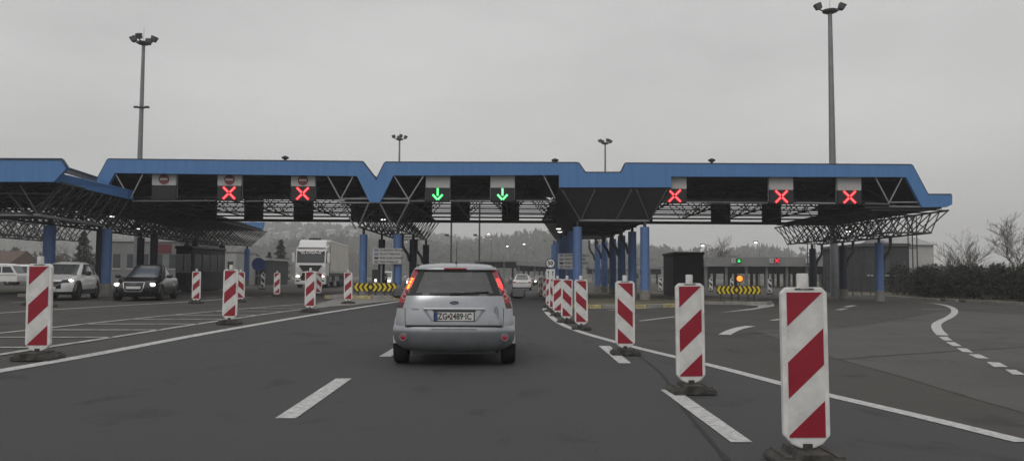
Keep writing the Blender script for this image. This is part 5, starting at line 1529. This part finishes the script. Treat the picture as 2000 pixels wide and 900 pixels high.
# handrails by the right columns
for px, Y in ((1628, 56), (1682, 54)):
    X = (px - 1000) * Y / F
    t = empty('handrail', (X, Y, .12), 0, 'dark steel handrail %s' % ('left of the right-hand column' if px < 1650 else 'in front of the dark hall'), 'handrail')
    for k in range(3): mb = MB(); mb.bar((k * .6 - .6, 0, 0), (k * .6 - .6, 0, 2.2), .035); mb.build('upright', 'steel_dark', t)
    for z in (1.1, 2.2): mb = MB(); mb.bar((-.62, 0, z), (.62, 0, z), .03); mb.build('rail', 'steel_dark', t)
# backs of round signs on the left
p = P(505, 516, 66)
t = empty('round_sign', (p.x, 66, .33), 0, 'large dark blue round sign right of the far blue column', 'sign')
mb = MB(); mb.lathe([(.55, 0), (.55, .03)], 26, Matrix.Translation((0, 0, p.z - .33)) @ Matrix.Rotation(math.pi / 2, 4, 'X')); mb.build('disc', 'plate_blue', t)
mb = MB(); mb.bar((0, .06, -.1), (0, .06, p.z), .04); mb.build('post', 'galv', t)

# ------------------------------------------------------------------ trees
def bare_tree(x, y, z0, h, label, seed, spread=.5, depth=6, name='bare_tree', stems=1, group=None):
    rr = random.Random(seed)
    t = empty(name, (x, y, z0), 0, label, 'tree', group)
    tr, br = MB(), MB()
    def grow(p, d, ln, r, lev):
        n = 4 if lev < 2 else 3
        for k in range(n):
            d2 = (d + Vector((rr.uniform(-1, 1), rr.uniform(-1, 1), rr.uniform(-.35, .5))) * .2).normalized()
            q = p + d2 * ln / n
            ra, rb = r * (1 - .75 * k / n), r * (1 - .75 * (k + 1) / n)
            (tr if lev == 0 else br).bar(p, q, max(ra, .008), 6 if lev < 2 else 3, max(rb, .007))
            p = q; d = d2
            if lev >= depth or (lev == 0 and k == 0): continue
            for c in range(2 if lev < 3 else rr.choice((1, 2))):
                a = rr.uniform(0, 2 * math.pi)
                nd = (d * (.75 if k < n - 1 else 1.2) + Vector((math.cos(a), math.sin(a), rr.uniform(-.05, .45))) * (spread + rr.uniform(-.05, .35))).normalized()
                grow(p, nd, ln * rr.uniform(.42, .68), max(rb * .75, r * .3), lev + 1)
    for k in range(stems):
        a = 2 * math.pi * k / max(1, stems)
        d0 = Vector((math.cos(a) * .25 * (stems > 1), math.sin(a) * .25 * (stems > 1), 1)).normalized()
        grow(Vector((0, 0, -.05)), d0, h * (.52 if stems == 1 else .56), h * .016 + .02, 0)
    tr.build('trunk', 'bark', t)
    o = br.build('crown', 'twig', t)
    return t
bare_tree(39.6, 63, .1, 6.3, 'spreading bare tree at the right edge above the hedge', 3, .6, 4)
bare_tree(39.5, 70, .1, 4.6, 'bare shrubby tree behind the hedge beside the gabled shed', 5, .5, 3, stems=4)
bare_tree(33.0, 131, 0, 8.6, 'bare tree on the skyline behind the black kiosk', 9, .55, 4)
bare_tree(36.5, 136, 0, 6.2, 'smaller bare tree right of the one behind the kiosk', 12, .55, 3)
bare_tree(30.0, 140, 0, 6.2, 'smaller bare tree left of the one behind the kiosk', 14, .55, 3)
bare_tree(-52.0, 92, .2, 5.0, 'bare tree behind the vans on the left', 15, .55, 3)

def conifer(x, y, z0, h, rad, label, seed, group='dark conifers'):
    rr = random.Random(seed)
    t = empty('conifer', (x, y, z0), 0, label, 'tree', group)
    mb = MB(); mb.bar((0, 0, -.05), (0, 0, h * .9), h * .025, 7, .02); mb.build('trunk', 'bark', t)
    mb = MB()
    for k in range(3800):
        f = rr.random() ** 1.25
        z = h * (.08 + .9 * f)
        prof = rad * (1 - f) ** .55 * (.75 + .25 * math.sin(f * 40 + rr.random()))
        a = rr.uniform(0, 2 * math.pi)
        lob = .78 + .22 * math.sin(a * 3 + seed + f * 9)
        q = prof * lob * rr.uniform(.35, 1.0) ** .5
        c = Vector((q * math.cos(a), q * math.sin(a), z + rr.uniform(-.1, .1)))
        s = rr.uniform(.12, .26) * h / 6
        u = Vector((rr.uniform(-1, 1), rr.uniform(-1, 1), rr.uniform(-.4, .8))).normalized() * s
        v = Vector((rr.uniform(-1, 1), rr.uniform(-1, 1), rr.uniform(-1, 1))).normalized() * s * .4
        mb.add([c - v, c + v, c + u], [(0, 1, 2)])
    mb.build('crown', 'conifer', t)
    return t
conifer(-48.5, 91, .2, 5.9, 1.9, 'dark rounded conifer behind the white crossover', 1)
conifer(-44.5, 88, .2, 5.3, 1.6, 'dark conifer just left of the second blue column', 2)
conifer(-31.6, 110, .2, 5.9, 1.9, 'dark conifer left of the lorry', 3)
conifer(-34.4, 114, .2, 4.3, 1.4, 'smaller dark conifer left of the one by the lorry', 4)
conifer(-38, 118, .2, 4.0, 1.5, 'small dark conifer behind the low dark shed', 6)

# hedge on the verge
t = empty('hedge', (27.5, 48, .13), 0, 'long dark shaggy evergreen hedge behind the right kerb', 'hedge')
mb = MB(); rr = random.Random(21)
clumps = []
for k in range(120):
    f = rr.random(); y = 33 + f * 26
    x = 25.2 + rr.random() ** 1.3 * 6 + max(0, (y - 50)) * .15
    hh = (1.75 + .25 * math.sin(y * .8) + rr.uniform(-.25, .2)) * (.72 if x < 25.9 else 1)
    if y > 57: hh *= max(.6, 1 - (y - 57) * .2)
    clumps.append((x, y, hh, rr.uniform(.7, 1.15)))
for x, y, hh, rad in clumps:
    for k in range(560):
        a = rr.uniform(0, 2 * math.pi); f = rr.random() ** .7
        q = rad * rr.uniform(.3, 1.05) * (1 - .55 * f ** 2)
        c = Vector((x + q * math.cos(a), y + q * math.sin(a) * 1.15, hh * f * rr.uniform(.85, 1.05)))
        s = rr.uniform(.07, .17)
        u = Vector((rr.uniform(-1, 1), rr.uniform(-1, 1), rr.uniform(-.1, 1.0))).normalized() * s * 1.5
        v = Vector((rr.uniform(-1, 1), rr.uniform(-1, 1), rr.uniform(-1, 1))).normalized() * s * .35
        mb.add([c - v - Vector((27.5, 48, 0)), c + v - Vector((27.5, 48, 0)), c + u - Vector((27.5, 48, 0))], [(0, 1, 2)])
fo = mb.build('foliage', 'hedge_leaf', t)
mb = MB()
for x, y, hh, rad in clumps:
    for k in range(4): mb.bar((x - 27.5, y - 48, -.05), (x - 27.5 + rr.uniform(-.5, .5), y - 48 + rr.uniform(-.5, .5), hh * rr.uniform(.6, .95)), .02, 3)
mb.build('stems', 'bark', t)['kind'] = 'stuff'

# ------------------------------------------------------------------ wooded hills behind
def hill(ridge, Y, name_l, seed, depth=160, tree_h=(6, 10), n=1500, mix=.5):
    rr = random.Random(seed)
    pts = [P(x, y, Y) for x, y in ridge]
    def rz(x):
        if x <= pts[0].x: return pts[0].z
        for a, b in zip(pts[:-1], pts[1:]):
            if a.x <= x <= b.x:
                f = (x - a.x) / (b.x - a.x); f = f * f * (3 - 2 * f); return a.z + (b.z - a.z) * f
        return pts[-1].z
    th = (tree_h[0] + tree_h[1]) / 2
    X0, X1 = pts[0].x, pts[-1].x
    def hz(x, y):
        f = max(0, min(1, (y - (Y - depth)) / depth))
        f = f * f * (3 - 2 * f)
        e = max(0, min(1, min(x - X0, X1 - x) / 60.0 + .0))
        b = max(0.0, rz(x) - th * .9) * f
        return b + 1.2 * math.sin(x * .045 + seed) * math.sin(y * .05 + seed) * f - .3
    mb = MB(); nx, ny = 70, 14
    vs = []
    for j in range(ny + 1):
        for i in range(nx + 1):
            x = lerp(X0, X1, i / nx); y = lerp(Y - depth, Y + depth * .6, j / ny)
            z = hz(x, min(y, 2 * Y - y)) if y > Y else hz(x, y)
            vs.append((x, y, z))
    mb.add(vs, [(j * (nx + 1) + i, j * (nx + 1) + i + 1, (j + 1) * (nx + 1) + i + 1, (j + 1) * (nx + 1) + i) for j in range(ny) for i in range(nx)])
    o = mb.build('hill', 'hill_soil', None, smooth='all'); o['kind'] = 'structure'
    mb = MB()
    for k in range(n):
        x = rr.uniform(X0, X1); y = Y - depth * rr.random() ** 1.4 if k > n * .3 else Y - rr.uniform(0, 14)
        z = hz(x, y)
        h = rr.uniform(*tree_h) * rr.choice((.75, 1, 1, 1.15))
        if rr.random() < mix:
            r0 = h * rr.uniform(.16, .24)
            for lv in range(3):
                zb_ = z + h * (.08 + .28 * lv); zt_ = z + h * (.5 + .25 * lv); r1 = r0 * (1 - .27 * lv); m = 6; ph = rr.random() * 6
                b = [(x + r1 * rr.uniform(.75, 1.2) * math.cos(ph + 6.283 * i / m), y + r1 * math.sin(ph + 6.283 * i / m), zb_ + rr.uniform(-.2, .2)) for i in range(m)]
                mb.add(b + [(x, y, zt_)], [(i, (i + 1) % m, m) for i in range(m)])
        else:
            for q in range(16):
                a = rr.uniform(0, 6.283); e = rr.uniform(.1, 1.0); rad = h * .3 * math.sqrt(max(.05, 1 - (e * 2 - 1.1) ** 2))
                c = Vector((x + rad * math.cos(a) * rr.random(), y + rad * math.sin(a) * rr.random(), z + h * (.2 + .75 * e)))
                s = h * rr.uniform(.08, .17)
                u = Vector((rr.uniform(-1, 1), rr.uniform(-.5, .5), rr.uniform(.2, 1))).normalized() * s
                v = Vector((rr.uniform(-1, 1), rr.uniform(-1, 1), rr.uniform(-.6, .6))).normalized() * s * .7
                mb.add([c - v - u, c + v - u * .4, c + u, c - v * .6 + u * .5], [(0, 1, 2, 3)])
            mb.bar((x, y, z - .3), (x, y, z + h * .7), .12, 3)
    f = mb.build('wood', 'wood_far'); tag(f, name_l, 'wood', kind='stuff')
    return hz
h1 = hill([(-500, 445), (0, 437), (200, 447), (400, 440), (520, 437), (640, 439), (720, 446), (800, 455), (880, 462), (960, 480), (1020, 505)], 1000, 'far hazy wooded hillside behind the left canopy', 1, 380, (10, 16), 2800, .4)
h2 = hill([(300, 500), (430, 486), (520, 490), (590, 472), (650, 468), (700, 464), (760, 476), (830, 478), (900, 484), (950, 490), (1010, 500)], 640, 'nearer wood on the slope behind the lorry', 2, 180, (9, 15), 1600, .5)
h3 = hill([(880, 500), (930, 478), (965, 468), (1000, 466), (1040, 456), (1080, 460), (1130, 470), (1200, 484), (1290, 490), (1340, 496), (1400, 498), (1450, 487), (1490, 490), (1525, 503), (1560, 522), (1640, 536)], 740, 'wooded hill with tall trees behind the middle trough', 3, 230, (10, 17), 2300, .6)
h4 = hill([(-400, 520), (-100, 505), (60, 500), (150, 508), (300, 502), (420, 505), (520, 512)], 230, 'low belt of trees behind the left buildings', 4, 40, (4, 7), 700, .4)
h5 = hill([(1560, 530), (1700, 526), (1850, 522), (2000, 524), (2300, 520)], 300, 'low belt of trees behind the hedge on the right', 5, 50, (4, 6), 500, .4)
# scattered houses on the far slope
rr = random.Random(4)
for i, (px, py) in enumerate(((556, 456), (583, 449), (612, 457), (643, 452), (668, 458), (690, 455), (531, 450))):
    Y = 860.0 + 25 * (i % 3)
    p = P(px, py, Y)
    t = empty('hillside_house', (p.x, Y, p.z - 2.5), rr.uniform(-.5, .5), ('pale house on the far slope, %s' % ('right of the lorry cab roof', 'second from left', 'above the lorry cab', 'above the lorry trailer', 'lowest of the group', 'rightmost of the group', 'leftmost of the group')[i]), 'house', 'houses on the far slope')
    w_, d_, h_ = rr.uniform(3, 5), 8, rr.uniform(2.8, 4.5)
    mb = MB(); mb.box(-w_, w_, 0, d_, -6, h_); mb.build('wall', 'wall_light', t)
    mb = MB(); mb.prism([(-.5, h_), (d_ / 2, h_ + 2), (d_ + .5, h_), (d_ / 2, h_ + .01)], 'X', -w_ - .5, w_ + .5); mb.build('roof', 'roof_pale', t)
    for k in range(3): mb = MB(); mb.box(-w_ * .6 + k * w_ * .6 - .6, -w_ * .6 + k * w_ * .6 + .6, -.1, -.01, h_ * .35, h_ * .7); mb.build('window', 'pane', t)

# ------------------------------------------------------------------ haze
mb = MB(); mb.box(-1600, 1600, -100, 1600, -3, 95)
m = bpy.data.materials.new('haze_air'); m.use_nodes = True
n = m.node_tree.nodes; n.clear()
o = n.new('ShaderNodeOutputMaterial'); v = n.new('ShaderNodeVolumePrincipled')
v.inputs['Color'].default_value = (0.985, 0.99, 1.0, 1)
v.inputs['Density'].default_value = 0.00088
v.inputs['Anisotropy'].default_value = 0.2
m.node_tree.links.new(v.outputs[0], o.inputs['Volume'])
hz_ = mb.build('haze', m); tag(hz_, 'thin pale haze filling the air over the whole scene', 'haze', kind='stuff')
